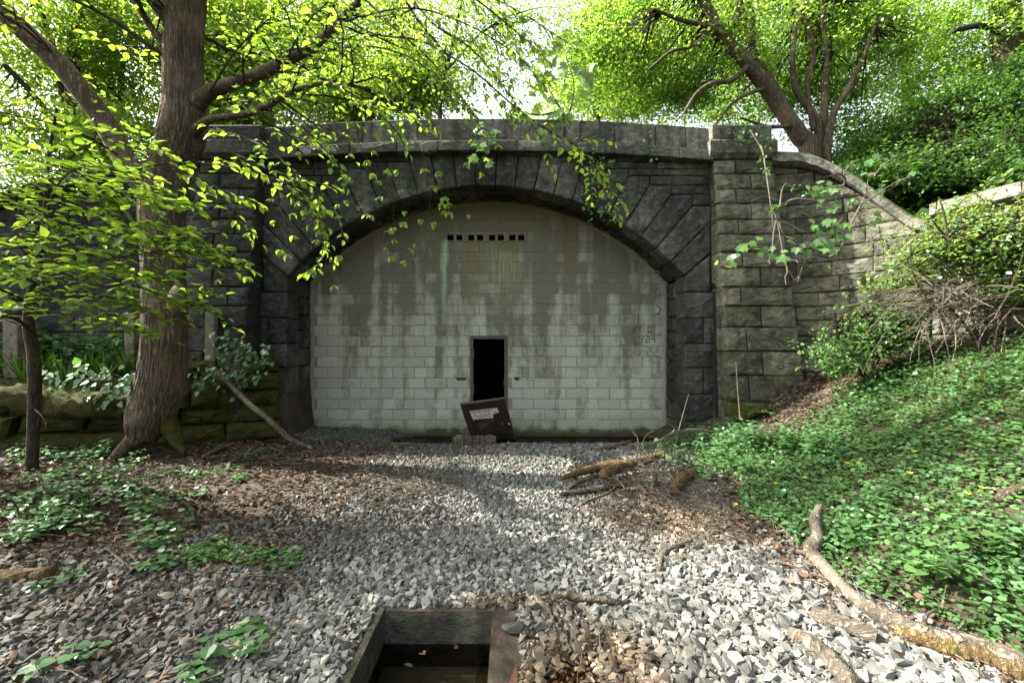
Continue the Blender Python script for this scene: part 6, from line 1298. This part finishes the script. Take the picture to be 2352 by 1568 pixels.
o = g.build('stem', M['twig_pale'], t)
wood('fallen_branch', 'thick brown branch end lying at the top of the right bank under the hedge', 'branch', [((1600 + a / 2.613) * .9408, (550 + b / 2.613) * .9408) for a, b in ((1740, 860), (1800, 810), (1870, 765))], [.035, .05, .05], 'bark', 14, 10, .03)
wood('stick', 'bent grey stick rising from the dead leaves below the wing wall', 'stick', [((1600 + a / 2.613) * .9408, (550 + b / 2.613) * .9408) for a, b in ((1010, 985), (960, 930), (850, 860))], [.02, .018, .014], 'bark_bg', 14, 8, [.02, .1, .25])
wood('stick', 'long thin branch lying along the leaf litter at the top of the right bank', 'stick', [((1600 + a / 2.613) * .9408, (550 + b / 2.613) * .9408) for a, b in ((930, 1140), (1130, 1070), (1400, 1000), (1650, 930))], [.012, .014, .014, .01], 'bark_bg', 26, 7, .02)
t = thing('leaning_branch', 'long pale barkless branch leaning from the mossy wall down to the gravel', 'branch', W(715, 1028, 7.1)); q = smooth_path(np.array([(*W(498, 855, 7.0), .028), (*W(530, 885, 6.95), .038), (*W(575, 930, 6.9), .04), (*W(620, 965, 6.9), .042), (*W(660, 1003, 6.9), .044), (*W(690, 1019, 6.95), .036), (*W(718, 1029, 7.0), .03)]), 40); g = Geo(); g.tube(q[:, :3], q[:, 3], 12, True, .08); g.build('stem', M['driftwood'], t, True)
g = Geo(); g.tube(walk(q[26, :3], (-.3, -.3, .5), .18, 5, .1, 0), np.linspace(.02, .006, 6), 6, True); g.build('side_branch', M['driftwood'], t, True)
t = thing('log', 'short weathered log lying on the gravel in front of the fallen door', 'log', W(1088, 1030, 7.7)); q = np.linspace(0, 1, 26); P = np.array([W(1040, 1014, 7.72) * (1 - u) + W(1138, 1014, 7.8) * u for u in q]); g = Geo(); g.tube(P, .118 + .012 * np.sin(q * 7) - .03 * (q < .06) + .01 * rng.normal(size=26) - .025 * (q > .95), 18, True, .07); g.build('log_body', M['wet_wood'], t)
def rock(name, label, c, r, mat, sc=(1.2, 1, .8)):
    sh, Fc = rock_shapes(2, 1, 7); o = mk(name, sh[0] * r * np.array(sc) + np.array(c), [Fc], mat); tag(o, label, 'rock'); return o
rock('rock', 'dark wet rock at the foot of the fallen door right of the log', W(1153, 1020, 7.95), .1, M['stone_dark'])
rock('rock', 'grey rock wedged behind the left edge of the fallen door', W(1076, 992, 8.5), .14, M['stone_dark'], (.8, .8, 1.1))
rock('wood_chunk', 'small pale chunk of wood in the pool right of the fallen door', W(1258, 1016, 7.95), .12, M['wet_wood'], (1.5, .5, .4)); bpy.data.objects['wood_chunk']['category'] = 'wood'
rock('flat_stone', 'flat brown triangular stone lying on the lower left gravel', G(*Z1(1010, 1050)) + UP * .03, .075, M['post'], (1.2, .9, .35))
rock('rock', 'smooth mottled stone lying alone on the gravel left of centre', G(*Z2(340, 465)) + UP * .02, .075, M['stone_pale'], (1.3, .8, .4))
rock('rock', 'blackish flat stone at the edge of the creeping weeds on the left', G(*Z1(1345, 880)) + UP * .03, .07, M['stone_dark'], (1.4, .8, .5))
rock('rock', 'reddish wet stone at the corner of the brown slab', G(*Z2(1155, 1245)) + UP * .03, .06, M['gravel'], (1.2, .9, .7))
rock('rock', 'mossy boulder at the foot of the right pier', W(1715, 945, 7.1) , .3, M['stone_moss'], (1.2, .8, .8))
g = Geo(); a, b = G(-60, 1335), G(118, 1325); n = 12
t = thing('mossy_kerb', 'low moss covered kerb stone at the left edge of the gravel', 'kerb', a); g.tube([a * (1 - u) + b * u + UP * .02 for u in np.linspace(0, 1, n)], .06, 10, True, .12); g.build('kerb_body', M['mossy_wood'], t, True)
